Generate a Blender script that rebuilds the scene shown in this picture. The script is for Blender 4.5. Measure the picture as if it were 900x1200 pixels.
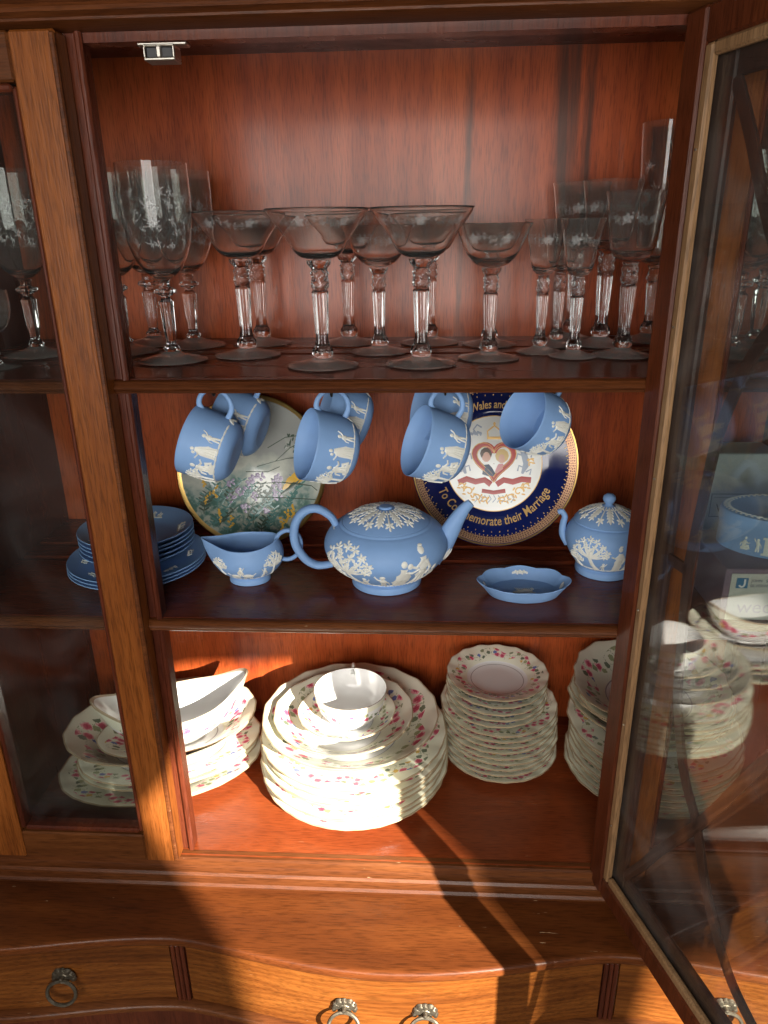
import bpy, math, random
from math import sin, cos, pi, radians as R
from mathutils import Vector, Matrix
from mathutils.geometry import tessellate_polygon
for o in list(bpy.data.objects): bpy.data.objects.remove(o)
sc = bpy.context.scene
COL = sc.collection
OFF = 1.6                                   # eye height above the room floor; modelling heights below are relative to it
rnd = random.Random(7)

# ------------------------------------------------------------------ camera
cam_d = bpy.data.cameras.new('camera'); cam = bpy.data.objects.new('camera', cam_d); COL.objects.link(cam)
sc.camera = cam
cam_d.sensor_fit = 'HORIZONTAL'; cam_d.sensor_width = 36; cam_d.lens = 36 * 858.66 / 900
cam_d.clip_start = .01; cam_d.clip_end = 60
p_, yw, rl = R(21.0413), R(3.457), R(-.849)
f_ = Vector((-sin(yw) * cos(p_), cos(yw) * cos(p_), -sin(p_)))
r_ = Vector((cos(yw), sin(yw), 0)); u_ = r_.cross(f_)
a_ = cos(rl) * r_ + sin(rl) * u_; b_ = -sin(rl) * r_ + cos(rl) * u_
M = Matrix(((a_.x, b_.x, -f_.x, 0), (a_.y, b_.y, -f_.y, 0), (a_.z, b_.z, -f_.z, OFF), (0, 0, 0, 1)))
cam.matrix_world = M

# ------------------------------------------------------------------ light
world = bpy.data.worlds.new('World'); sc.world = world; world.use_nodes = True
bg = world.node_tree.nodes['Background']; bg.inputs[0].default_value = (1, .93, .86, 1); bg.inputs[1].default_value = .06
SAZ, SEL = R(36.3), R(24)
sdir = Vector((sin(SAZ) * cos(SEL), -cos(SAZ) * cos(SEL), sin(SEL)))       # towards the sun
sd = bpy.data.lights.new('sunbeam', 'SPOT'); sun = bpy.data.objects.new('sunbeam', sd); COL.objects.link(sun)
sd.energy = 28500; sd.spot_size = R(20); sd.spot_blend = .1; sd.shadow_soft_size = .035; sd.color = (1, .93, .82)
sun.location = Vector((-.05, .8, OFF - .75)) + sdir * 9
sun.rotation_euler = (-sdir).to_track_quat('-Z', 'Y').to_euler()
def area(name, loc, tgt, sx, sy, e, col):
    d = bpy.data.lights.new(name, 'AREA'); d.shape = 'RECTANGLE'; d.size = sx; d.size_y = sy; d.energy = e; d.color = col
    o = bpy.data.objects.new(name, d); COL.objects.link(o); o.location = (loc[0], loc[1], loc[2] + OFF)
    v = Vector(tgt) - Vector(loc); o.rotation_euler = v.to_track_quat('-Z', 'Y').to_euler(); return o
area('window_light', (-.20, -1.0, -.05), (-.05, .9, -.15), 1.25, .85, 34, (1, .965, .91))
#area('side_window_light', (-1.5, -.3, .2), (0, .9, -.4), .6, 1.1, 4, (.9, .95, 1))

sc.view_settings.view_transform = 'Standard'; sc.view_settings.look = 'None'
sc.view_settings.exposure = 0; sc.view_settings.gamma = 1; sc.view_settings.use_curve_mapping = False
sc.cycles.max_bounces = 16; sc.cycles.transmission_bounces = 14; sc.cycles.transparent_max_bounces = 24
sc.cycles.caustics_reflective = True; sc.cycles.caustics_refractive = True
sc.cycles.sample_clamp_indirect = 4

# ------------------------------------------------------------------ materials
def nmat(name):
    m = bpy.data.materials.new(name); m.use_nodes = True
    nt = m.node_tree; b = nt.nodes['Principled BSDF']
    return m, nt, b
def N(nt, t, **k):
    n = nt.nodes.new(t)
    for a, v in k.items(): setattr(n, a, v)
    return n
def simple(name, col, rough=.5, metal=0, spec=.5, **k):
    m, nt, b = nmat(name)
    b.inputs['Base Color'].default_value = (*col, 1); b.inputs['Roughness'].default_value = rough
    b.inputs['Metallic'].default_value = metal; b.inputs['Specular IOR Level'].default_value = spec
    for a, v in k.items(): b.inputs[a.replace('_', ' ')].default_value = v
    return m
def math_(nt, op, a, b=None, c=None, clamp=False):
    n = N(nt, 'ShaderNodeMath', operation=op, use_clamp=clamp)
    for i, v in enumerate((a, b, c)):
        if v is None: continue
        if isinstance(v, (int, float)): n.inputs[i].default_value = v
        else: nt.links.new(v, n.inputs[i])
    return n.outputs[0]
def mix(nt, f, a, b):
    n = N(nt, 'ShaderNodeMix', data_type='RGBA')
    if isinstance(f, (int, float)): n.inputs[0].default_value = f
    else: nt.links.new(f, n.inputs[0])
    for s, v in ((n.inputs[6], a), (n.inputs[7], b)):
        if isinstance(v, tuple): s.default_value = (*v[:3], 1)
        else: nt.links.new(v, s)
    return n.outputs[2]
def ramp(nt, fac, stops, mode='LINEAR'):
    n = N(nt, 'ShaderNodeValToRGB'); n.color_ramp.interpolation = mode
    e = n.color_ramp.elements
    while len(e) < len(stops): e.new(.5)
    for k, (p, c) in enumerate(stops):
        e[k].position = p; e[k].color = (*c, 1) if isinstance(c, tuple) else (c, c, c, 1)
    nt.links.new(fac, n.inputs[0]); return n.outputs[0]

def wood(name, c_dark, c_mid, c_light, axis='z', rough=.32, figure=1.0, coat=.35, scratches=0., streaks=0., scale=1.):
    m, nt, b = nmat(name)
    tc = N(nt, 'ShaderNodeTexCoord')
    def mapped(sc_):
        mp = N(nt, 'ShaderNodeMapping'); nt.links.new(tc.outputs['Object'], mp.inputs[0])
        mp.inputs['Scale'].default_value = sc_; return mp.outputs[0]
    def along(long, across):
        return {'z': (across, across, long), 'x': (long, across, across), 'y': (across, long, across)}[axis]
    n1 = N(nt, 'ShaderNodeTexNoise'); n1.inputs['Scale'].default_value = 1; n1.inputs['Detail'].default_value = 6
    n1.inputs['Distortion'].default_value = 1.1
    nt.links.new(mapped(along(2.2 * scale, 17 * scale)), n1.inputs[0])
    w = N(nt, 'ShaderNodeTexWave', wave_type='BANDS'); w.bands_direction = 'X' if axis != 'x' else 'Z'
    w.inputs['Scale'].default_value = 1; w.inputs['Distortion'].default_value = 7 * figure; w.inputs['Detail'].default_value = 3
    w.inputs['Detail Scale'].default_value = .8
    nt.links.new(mapped(along(1.6 * scale, 22 * scale)), w.inputs[0])
    n2 = N(nt, 'ShaderNodeTexNoise'); n2.inputs['Scale'].default_value = 1; n2.inputs['Detail'].default_value = 4
    nt.links.new(mapped(along(46, 620)), n2.inputs[0])                 # pores
    n3 = N(nt, 'ShaderNodeTexNoise'); n3.inputs['Scale'].default_value = 1; n3.inputs['Detail'].default_value = 2
    nt.links.new(mapped(along(1.3, 4)), n3.inputs[0])                  # slow mottling
    f = math_(nt, 'ADD', math_(nt, 'MULTIPLY', n1.outputs[0], .66), math_(nt, 'MULTIPLY', w.outputs['Fac'], .07 * figure))
    f = math_(nt, 'ADD', f, math_(nt, 'MULTIPLY', n3.outputs[0], .32))
    col = ramp(nt, f, [(.32, c_dark), (.52, c_mid), (.72, c_light)])
    pore = ramp(nt, n2.outputs[0], [(.36, .58), (.50, 1.0), (.68, 1.12)])
    col = mix(nt, 1.0, col, col) if False else col
    mul = N(nt, 'ShaderNodeMix', data_type='RGBA', blend_type='MULTIPLY'); mul.inputs[0].default_value = .8
    nt.links.new(col, mul.inputs[6]); nt.links.new(pore, mul.inputs[7]); col = mul.outputs[2]
    if streaks:
        n4 = N(nt, 'ShaderNodeTexNoise'); n4.inputs['Scale'].default_value = 1; n4.inputs['Detail'].default_value = 5
        n4.inputs['Distortion'].default_value = .5
        nt.links.new(mapped(along(1.0, 13)), n4.inputs[0])
        s = ramp(nt, n4.outputs[0], [(.60, 0.), (.66, 1.)])
        col = mix(nt, math_(nt, 'MULTIPLY', s, streaks), col, (.045, .018, .010))
    if scratches:
        n5 = N(nt, 'ShaderNodeTexNoise'); n5.inputs['Scale'].default_value = 1; n5.inputs['Detail'].default_value = 3
        n5.inputs['Distortion'].default_value = .3
        nt.links.new(mapped(along(38, 330)), n5.inputs[0])
        s = ramp(nt, n5.outputs[0], [(.735, 0.), (.76, 1.)])
        n6 = N(nt, 'ShaderNodeTexNoise'); n6.inputs['Scale'].default_value = 9
        nt.links.new(tc.outputs['Object'], n6.inputs[0])
        s = math_(nt, 'MULTIPLY', s, ramp(nt, n6.outputs[0], [(.48, 0.), (.58, 1.)]))
        col = mix(nt, math_(nt, 'MULTIPLY', s, scratches), col, (.62, .42, .24))
    nt.links.new(col, b.inputs['Base Color'])
    r0 = ramp(nt, n1.outputs[0], [(.3, rough * 1.25), (.7, rough * .8)])
    nt.links.new(r0, b.inputs['Roughness'])
    b.inputs['Specular IOR Level'].default_value = .22; b.inputs['Coat Weight'].default_value = coat * .45; b.inputs['Coat Roughness'].default_value = .20
    bp = N(nt, 'ShaderNodeBump'); bp.inputs['Strength'].default_value = .35; bp.inputs['Distance'].default_value = .0006
    nt.links.new(n2.outputs[0], bp.inputs['Height']); nt.links.new(bp.outputs[0], b.inputs['Normal'])
    return m

W_BACK = wood('mahogany veneer back', (.20, .029, .007), (.36, .066, .015), (.45, .102, .027), 'z', .36, 1, .60, streaks=.85, scale=.42)
W_SHELF = wood('dark polished shelf', (.065, .012, .005), (.110, .021, .008), (.155, .034, .012), 'x', .25, .6, .5)
W_FLOOR = wood('red polished cabinet floor', (.13, .024, .007), (.21, .042, .011), (.29, .066, .018), 'x', .28, .5, .45, scratches=.35)
W_STILE = wood('golden brown door stile', (.110, .028, .005), (.170, .048, .009), (.230, .070, .015), 'z', .34, 1.4, .3, scale=1.3)
W_RAILX = wood('golden brown rail', (.048, .013, .004), (.085, .026, .007), (.13, .044, .013), 'x', .34, 1, .3, scratches=.3)
W_POST = wood('dark red post', (.045, .010, .005), (.080, .018, .008), (.115, .028, .011), 'z', .3, .8, .4)
W_DOOR = wood('dark red door inside', (.050, .012, .005), (.080, .019, .007), (.115, .029, .010), 'z', .34, .8, .3)
W_LEDGE = wood('worn mahogany ledge', (.050, .012, .003), (.095, .025, .006), (.150, .044, .011), 'x', .36, .6, .15, scratches=.8)
W_DRAWER = wood('figured golden drawer', (.058, .015, .003), (.115, .033, .006), (.180, .058, .011), 'x', .33, 1.6, .3, scratches=.35, scale=1.6)
W_BEAD = wood('pale glazing bead', (.16, .085, .038), (.23, .13, .062), (.30, .18, .09), 'z', .45, .6, .1)
W_MOULD = wood('worn moulding', (.050, .013, .004), (.095, .028, .008), (.16, .055, .018), 'x', .36, .8, .12, scratches=.9)
W_BLACK = wood('dark astragal', (.030, .014, .010), (.05, .024, .017), (.075, .036, .024), 'z', .4, .6, .25)

def pane_glass(name, tint=(.94, .96, .95), dust=.03, refl=1.15):
    m, nt, b = nmat(name); nt.nodes.remove(b)
    out = nt.nodes['Material Output']
    tr = N(nt, 'ShaderNodeBsdfTransparent'); tr.inputs[0].default_value = (*tint, 1)
    gl = N(nt, 'ShaderNodeBsdfGlossy'); gl.inputs['Roughness'].default_value = .015
    fr = N(nt, 'ShaderNodeFresnel'); ge = N(nt, 'ShaderNodeNewGeometry'); nt.links.new(math_(nt, 'SUBTRACT', 1.5, math_(nt, 'MULTIPLY', ge.outputs['Backfacing'], 1.5 - 1 / 1.5)), fr.inputs[0])
    f2 = math_(nt, 'MULTIPLY', fr.outputs[0], refl, clamp=True)
    mx = N(nt, 'ShaderNodeMixShader'); nt.links.new(f2, mx.inputs[0]); nt.links.new(tr.outputs[0], mx.inputs[1]); nt.links.new(gl.outputs[0], mx.inputs[2])
    df = N(nt, 'ShaderNodeBsdfDiffuse'); df.inputs[0].default_value = (.7, .72, .74, 1)
    tc = N(nt, 'ShaderNodeTexCoord'); nz = N(nt, 'ShaderNodeTexNoise'); nz.inputs['Scale'].default_value = 7; nz.inputs['Detail'].default_value = 8
    nz.inputs['Distortion'].default_value = 1.5
    nt.links.new(tc.outputs['Object'], nz.inputs[0])
    d = ramp(nt, nz.outputs[0], [(.45, dust * .25), (.75, dust * 2.2)])
    m2 = N(nt, 'ShaderNodeMixShader'); nt.links.new(d, m2.inputs[0]); nt.links.new(mx.outputs[0], m2.inputs[1]); nt.links.new(df.outputs[0], m2.inputs[2])
    nt.links.new(m2.outputs[0], out.inputs[0])
    return m
G_THIN = pane_glass('thin blown crystal', (.995, .996, .990), dust=.004, refl=1.0)
G_PANE = pane_glass('dusty window pane', dust=.007)
G_DOOR = pane_glass('smeared door pane', dust=.022)
m, nt, b = nmat('clear crystal'); b.inputs['Base Color'].default_value = (1, 1, 1, 1); b.inputs['Roughness'].default_value = .0
b.inputs['Transmission Weight'].default_value = 1; b.inputs['IOR'].default_value = 1.5
G_CRYSTAL = m
def veiled(name, tr, ior):
    m = simple(name, (.97, .98, .96), .0); b = m.node_tree.nodes['Principled BSDF']; b.inputs['Transmission Weight'].default_value = tr; b.inputs['IOR'].default_value = ior; return m
G_BOWL = veiled('blown crystal bowl', .982, 1.36); G_FOOT = veiled('crystal foot', .88, 1.40)
def frosted(name, a):
    m, nt, b = nmat(name); nt.nodes.remove(b); out = nt.nodes['Material Output']
    tr = N(nt, 'ShaderNodeBsdfTransparent'); df = N(nt, 'ShaderNodeBsdfDiffuse'); df.inputs[0].default_value = (.85, .86, .86, 1)
    mx = N(nt, 'ShaderNodeMixShader'); mx.inputs[0].default_value = a
    nt.links.new(tr.outputs[0], mx.inputs[1]); nt.links.new(df.outputs[0], mx.inputs[2]); nt.links.new(mx.outputs[0], out.inputs[0]); return m
G_ETCH = frosted('etched glass', .16)
G_CUT = frosted('engraved glass', .28)

def jasper(name, col, bump=.1):
    m, nt, b = nmat(name)
    tc = N(nt, 'ShaderNodeTexCoord'); nz = N(nt, 'ShaderNodeTexNoise'); nz.inputs['Scale'].default_value = 35; nz.inputs['Detail'].default_value = 5
    nt.links.new(tc.outputs['Object'], nz.inputs[0])
    nt.links.new(mix(nt, nz.outputs[0], tuple(c * .88 for c in col), tuple(min(1, c * 1.1) for c in col)), b.inputs['Base Color'])
    b.inputs['Roughness'].default_value = .58; b.inputs['Specular IOR Level'].default_value = .35
    n2 = N(nt, 'ShaderNodeTexNoise'); n2.inputs['Scale'].default_value = 900; nt.links.new(tc.outputs['Object'], n2.inputs[0])
    bp = N(nt, 'ShaderNodeBump'); bp.inputs['Strength'].default_value = bump; bp.inputs['Distance'].default_value = .0004
    nt.links.new(n2.outputs[0], bp.inputs['Height']); nt.links.new(bp.outputs[0], b.inputs['Normal'])
    return m
BLUE = jasper('pale blue matt stoneware', (.215, .370, .650))
CREAM = jasper('white relief clay', (.76, .76, .70), .3)

def china(name, n=60, rows=3, v0=.66, v1=.97, ring=.60, cream=.56, dens=.5, gold=.985, seed=0., sprays=8, u_off=0.):
    """glazed porcelain; uv: u round the axis, v = 0 centre .. 1 rim on the face, 1..2 on the outside"""
    m, nt, b = nmat(name)
    uv = N(nt, 'ShaderNodeUVMap'); sp = N(nt, 'ShaderNodeSeparateXYZ'); nt.links.new(uv.outputs[0], sp.inputs[0])
    u, v = sp.outputs[0], sp.outputs[1]
    t = math_(nt, 'DIVIDE', math_(nt, 'SUBTRACT', v, v0), v1 - v0)
    inb = math_(nt, 'MULTIPLY', math_(nt, 'GREATER_THAN', t, 0), math_(nt, 'LESS_THAN', t, 1))
    cb = N(nt, 'ShaderNodeCombineXYZ')
    nt.links.new(math_(nt, 'ADD', math_(nt, 'MULTIPLY', u, n), seed), cb.inputs[0]); nt.links.new(math_(nt, 'ADD', math_(nt, 'MULTIPLY', t, rows), seed * 1.7), cb.inputs[1])
    nz = N(nt, 'ShaderNodeTexNoise'); nz.inputs['Scale'].default_value = 3.2; nt.links.new(cb.outputs[0], nz.inputs[0])
    va = N(nt, 'ShaderNodeVectorMath', operation='MULTIPLY_ADD'); va.inputs[1].default_value = (.42, .42, 0)
    nt.links.new(nz.outputs['Color'], va.inputs[0]); nt.links.new(cb.outputs[0], va.inputs[2])
    vo = N(nt, 'ShaderNodeTexVoronoi', voronoi_dimensions='2D'); vo.inputs['Scale'].default_value = 1; vo.inputs['Randomness'].default_value = .8
    nt.links.new(va.outputs[0], vo.inputs['Vector'])
    sc2 = N(nt, 'ShaderNodeSeparateColor'); nt.links.new(vo.outputs['Color'], sc2.inputs[0])
    d = vo.outputs['Distance']
    # spray clusters: an undulating garland
    ang = math_(nt, 'MULTIPLY', u, 2 * pi * sprays)
    mid = math_(nt, 'ADD', .5, math_(nt, 'MULTIPLY', math_(nt, 'SINE', math_(nt, 'MULTIPLY', ang, 1.0)), .16))
    near = math_(nt, 'SUBTRACT', 1, math_(nt, 'MULTIPLY', math_(nt, 'ABSOLUTE', math_(nt, 'SUBTRACT', t, mid)), 2.6), clamp=True)
    clus = math_(nt, 'ADD', math_(nt, 'MULTIPLY', math_(nt, 'COSINE', math_(nt, 'MULTIPLY', ang, 2.0)), .22), .42)
    allow = math_(nt, 'GREATER_THAN', math_(nt, 'MULTIPLY', near, math_(nt, 'ADD', clus, dens * .7)), .30)
    allow = math_(nt, 'MULTIPLY', allow, inb)
    kind = sc2.outputs[0]
    isrose = math_(nt, 'GREATER_THAN', kind, .62)
    iny = math_(nt, 'MULTIPLY', math_(nt, 'LESS_THAN', kind, .14), 1.0)
    nz2 = N(nt, 'ShaderNodeTexNoise'); nz2.inputs['Scale'].default_value = 7; nt.links.new(cb.outputs[0], nz2.inputs[0])
    rad = math_(nt, 'ADD', math_(nt, 'ADD', .24, math_(nt, 'MULTIPLY', nz2.outputs[0], .16)), math_(nt, 'MULTIPLY', isrose, .15))
    shape = math_(nt, 'LESS_THAN', d, rad)
    rosec = ramp(nt, math_(nt, 'ADD', d, math_(nt, 'MULTIPLY', math_(nt, 'SUBTRACT', nz2.outputs[0], .5), .35)), [(.02, (.30, .008, .05)), (.16, (.62, .05, .14)), (.26, (.48, .02, .09)), (.38, (.82, .34, .40))])
    leafc = mix(nt, sc2.outputs[1], (.09, .13, .09), (.34, .36, .18))
    acc = mix(nt, math_(nt, 'GREATER_THAN', sc2.outputs[2], .5), (.68, .42, .08), (.12, .16, .42))
    fl = mix(nt, isrose, mix(nt, iny, leafc, acc), rosec)
    # stems: thin cell borders
    vb = N(nt, 'ShaderNodeTexVoronoi', voronoi_dimensions='2D', feature='DISTANCE_TO_EDGE'); vb.inputs['Scale'].default_value = .9
    nt.links.new(va.outputs[0], vb.inputs['Vector'])
    stem = math_(nt, 'MULTIPLY', math_(nt, 'LESS_THAN', vb.outputs['Distance'], .05), math_(nt, 'GREATER_THAN', nz2.outputs[0], .5))
    base = mix(nt, math_(nt, 'MULTIPLY', math_(nt, 'GREATER_THAN', v, cream), math_(nt, 'LESS_THAN', v, 1.12)), (.80, .80, .79), (.78, .765, .62))
    c = mix(nt, math_(nt, 'MULTIPLY', math_(nt, 'MULTIPLY', stem, allow), .75), base, (.16, .20, .09))
    c = mix(nt, math_(nt, 'MULTIPLY', math_(nt, 'MULTIPLY', shape, allow), .93), c, fl)
    rg = math_(nt, 'LESS_THAN', math_(nt, 'ABSOLUTE', math_(nt, 'SUBTRACT', v, ring)), .008)
    c = mix(nt, math_(nt, 'MULTIPLY', rg, .7), c, (.20, .16, .16))
    gd = math_(nt, 'LESS_THAN', math_(nt, 'ABSOLUTE', math_(nt, 'SUBTRACT', v, 1.0)), 1 - gold)
    c = mix(nt, math_(nt, 'MULTIPLY', gd, .8), c, (.36, .24, .12))
    nt.links.new(c, b.inputs['Base Color'])
    b.inputs['Roughness'].default_value = .16; b.inputs['Specular IOR Level'].default_value = .55
    return m
CH_DIN = china('rose sprigged dinner china', 54, 3.0, .68, .965, .60, .60, .75, seed=3.1, sprays=9)
CH_SAU = china('rose sprigged saucer china', 40, 2.8, .60, .95, .52, .60, .8, seed=8.4, sprays=8)
CH_BOWL = china('rose sprigged bowl china', 38, 2.8, .60, .95, .54, .55, .8, seed=15.3, sprays=7)
CH_CUP = china('rose sprigged cup china', 26, 2.2, 1.10, 1.42, -1, 1.03, .7, seed=5.2, sprays=5)
CH_WHITE = china('ivory lower china', 60, 3, 5, 6, -1, .55, .5)
GOLD = simple('bright gilding', (.78, .50, .16), .28, 1)
GOLDP = simple('printed gold', (.60, .38, .13), .40, .3)
NAVY = simple('cobalt blue glaze', (.006, .012, .085), .07, 0, .6)
CHW = simple('white glaze', (.74, .75, .72), .14, 0, .55)
STEEL = simple('dull nickel catch', (.55, .52, .46), .35, 1)
BLACKM = simple('black magnet', (.02, .02, .022), .5)
def brass_old(name, c0, c1):
    m, nt, b = nmat(name)
    tc = N(nt, 'ShaderNodeTexCoord'); nz = N(nt, 'ShaderNodeTexNoise'); nz.inputs['Scale'].default_value = 160; nz.inputs['Detail'].default_value = 4
    nt.links.new(tc.outputs['Object'], nz.inputs[0]); nt.links.new(mix(nt, nz.outputs[0], c0, c1), b.inputs['Base Color'])
    b.inputs['Metallic'].default_value = .85; b.inputs['Roughness'].default_value = .42
    bp = N(nt, 'ShaderNodeBump'); bp.inputs['Strength'].default_value = .5; bp.inputs['Distance'].default_value = .001
    nt.links.new(nz.outputs[0], bp.inputs['Height']); nt.links.new(bp.outputs[0], b.inputs['Normal']); return m
BRASS = brass_old('tarnished pewter handle', (.045, .036, .024), (.26, .225, .17))

# ------------------------------------------------------------------ mesh helpers
class MB:
    def __init__(s): s.v = []; s.f = []; s.uv = []; s.mi = []
    def add(s, vs, fs, uvs=None):
        k = len(s.v); s.v += [tuple(q) for q in vs]
        for i, f in enumerate(fs):
            s.f.append(tuple(k + j for j in f)); s.uv.append(uvs[i] if uvs else None)
        return s
    def box(s, x0, x1, y0, y1, z0, z1, bev=0.0):
        if bev <= 0:
            vs = [(x, y, z) for z in (z0, z1) for y in (y0, y1) for x in (x0, x1)]
            return s.add(vs, [(0, 2, 3, 1), (4, 5, 7, 6), (0, 1, 5, 4), (2, 6, 7, 3), (0, 4, 6, 2), (1, 3, 7, 5)])
        b = min(bev, (x1 - x0) / 2.2, (y1 - y0) / 2.2, (z1 - z0) / 2.2); vs = []; idx = {}
        X = ((x0, x0 + b), (x1, x1 - b)); Y = ((y0, y0 + b), (y1, y1 - b)); Z = ((z0, z0 + b), (z1, z1 - b))
        for i in (0, 1):
            for j in (0, 1):
                for k in (0, 1):
                    idx[i, j, k, 0] = len(vs); vs.append((X[i][0], Y[j][1], Z[k][1]))
                    idx[i, j, k, 1] = len(vs); vs.append((X[i][1], Y[j][0], Z[k][1]))
                    idx[i, j, k, 2] = len(vs); vs.append((X[i][1], Y[j][1], Z[k][0]))
        fs = []
        for i in (0, 1): fs.append([idx[i, 0, 0, 0], idx[i, 1, 0, 0], idx[i, 1, 1, 0], idx[i, 0, 1, 0]])
        for j in (0, 1): fs.append([idx[0, j, 0, 1], idx[1, j, 0, 1], idx[1, j, 1, 1], idx[0, j, 1, 1]])
        for k in (0, 1): fs.append([idx[0, 0, k, 2], idx[1, 0, k, 2], idx[1, 1, k, 2], idx[0, 1, k, 2]])
        for i in (0, 1):
            for j in (0, 1): fs.append([idx[i, j, 0, 0], idx[i, j, 1, 0], idx[i, j, 1, 1], idx[i, j, 0, 1]])
        for i in (0, 1):
            for k in (0, 1): fs.append([idx[i, 0, k, 0], idx[i, 1, k, 0], idx[i, 1, k, 2], idx[i, 0, k, 2]])
        for j in (0, 1):
            for k in (0, 1): fs.append([idx[0, j, k, 1], idx[1, j, k, 1], idx[1, j, k, 2], idx[0, j, k, 2]])
        for i in (0, 1):
            for j in (0, 1):
                for k in (0, 1): fs.append([idx[i, j, k, 0], idx[i, j, k, 1], idx[i, j, k, 2]])
        c = Vector(((x0 + x1) / 2, (y0 + y1) / 2, (z0 + z1) / 2)); out = []
        for f in fs:
            p = [Vector(vs[q]) for q in f]; n = (p[1] - p[0]).cross(p[2] - p[0])
            if n.dot(sum(p, Vector()) / len(p) - c) < 0: f = f[::-1]
            out.append(tuple(f))
        return s.add(vs, out)
    def lathe(s, prof, seg=48, mod=None, closed=False, tf=None):
        """prof: (r, z[, v]); mod(theta, r, z, k) -> (x, y, z)"""
        vs = []; fs = []; uvs = []
        n = len(prof)
        for k, p in enumerate(prof):
            for i in range(seg):
                t = 2 * pi * i / seg
                q = mod(t, p[0], p[1], k) if mod else (p[0] * cos(t), p[0] * sin(t), p[1])
                vs.append(tf(q) if tf else q)
        for k in range(n if closed else n - 1):
            k2 = (k + 1) % n
            va = prof[k][2] if len(prof[k]) > 2 else 0; vb = prof[k2][2] if len(prof[k2]) > 2 else 0
            for i in range(seg):
                j = (i + 1) % seg
                fs.append((k * seg + i, k * seg + j, k2 * seg + j, k2 * seg + i))
                uvs.append(((i / seg, va), ((i + 1) / seg, va), ((i + 1) / seg, vb), (i / seg, vb)))
        return s.add(vs, fs, uvs)
    def tube(s, pts, rad, seg=10, flat=1.0, caps=True, up=None):
        pts = [Vector(p) for p in pts]; n = len(pts); vs = []; fs = []
        rr = rad if isinstance(rad, (list, tuple)) else [rad] * n
        prev = Vector(up) if up else None
        for k in range(n):
            d = (pts[min(k + 1, n - 1)] - pts[max(k - 1, 0)]).normalized()
            if prev is None: prev = Vector((0, 0, 1)) if abs(d.z) < .9 else Vector((0, 1, 0))
            a = (prev - d * prev.dot(d)).normalized(); b = d.cross(a); prev = a
            for i in range(seg):
                t = 2 * pi * i / seg; vs.append(pts[k] + a * rr[k] * cos(t) + b * rr[k] * flat * sin(t))
        for k in range(n - 1):
            for i in range(seg):
                j = (i + 1) % seg; fs.append((k * seg + i, k * seg + j, (k + 1) * seg + j, (k + 1) * seg + i))
        if caps: fs.append(tuple(range(seg))[::-1]); fs.append(tuple((n - 1) * seg + i for i in range(seg)))
        return s.add(vs, fs)
    def sweep(s, pts, sec, tf=None, closed=False, caps=True):
        """pts in plane (u, w) with section sec [(offset across, depth)]"""
        vs = []; fs = []; n = len(pts); m_ = len(sec)
        for k in range(n):
            a = pts[max(k - 1, 0)] if not closed else pts[(k - 1) % n]; c = pts[min(k + 1, n - 1)] if not closed else pts[(k + 1) % n]
            du, dw = c[0] - a[0], c[1] - a[1]; l = math.hypot(du, dw) or 1; nu, nw = -dw / l, du / l
            sc_ = 1
            for o, dp in sec:
                q = (pts[k][0] + nu * o * sc_, dp, pts[k][1] + nw * o * sc_); vs.append(tf(q) if tf else q)
        for k in range(n if closed else n - 1):
            k2 = (k + 1) % n
            for i in range(m_):
                j = (i + 1) % m_; fs.append((k * m_ + i, k * m_ + j, k2 * m_ + j, k2 * m_ + i))
        if caps and not closed: fs.append(tuple(range(m_))[::-1]); fs.append(tuple((n - 1) * m_ + i for i in range(m_)))
        return s.add(vs, fs)
    # decal shapes on a mapped surface: mp(x, y, h) -> point
    def blob(s, mp, cx, cy, rx, ry, rot=0., h=.001, seg=10):
        vs = [mp(cx, cy, h)]; c_, s_ = cos(rot), sin(rot)
        for fr, hh in ((.62, h * .85), (1, 0)):
            for i in range(seg):
                t = 2 * pi * i / seg; x = rx * fr * cos(t); y = ry * fr * sin(t)
                vs.append(mp(cx + x * c_ - y * s_, cy + x * s_ + y * c_, hh))
        fs = [(0, 1 + i, 1 + (i + 1) % seg) for i in range(seg)]
        fs += [(1 + i, 1 + seg + i, 1 + seg + (i + 1) % seg, 1 + (i + 1) % seg) for i in range(seg)]
        return s.add(vs, fs)
    def stroke(s, mp, pts, w, h=.001):
        n = len(pts); ww = w if isinstance(w, (list, tuple)) else [w] * n; vs = []; fs = []
        for k in range(n):
            a = pts[max(k - 1, 0)]; c = pts[min(k + 1, n - 1)]; dx, dy = c[0] - a[0], c[1] - a[1]; l = math.hypot(dx, dy) or 1
            nx, ny = -dy / l, dx / l; x, y = pts[k]; q = ww[k] / 2
            for o, hh in ((-1, 0), (-.5, h * .85), (0, h), (.5, h * .85), (1, 0)): vs.append(mp(x + nx * q * o, y + ny * q * o, hh))
        for k in range(n - 1):
            for i in range(4): fs.append((k * 5 + i, k * 5 + i + 1, k * 5 + 6 + i, k * 5 + 5 + i))
        return s.add(vs, fs)
    def obj(s, name, mat, parent=None, smooth=True, angle=35, **props):
        me = bpy.data.meshes.new(name); me.from_pydata(s.v, [], s.f); me.update()
        if any(u is not None for u in s.uv):
            ul = me.uv_layers.new(name='UVMap'); li = 0
            for f, u in zip(s.f, s.uv):
                for k in range(len(f)): ul.data[li].uv = u[k] if u else (0, 0); li += 1
        if smooth:
            for p in me.polygons: p.use_smooth = True
            try: me.set_sharp_from_angle(angle=R(angle))
            except Exception: pass
        me.materials.append(mat)
        o = bpy.data.objects.new(name, me); COL.objects.link(o)
        if parent: o.parent = parent
        for k, v in props.items(): o[k] = v
        return o
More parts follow.
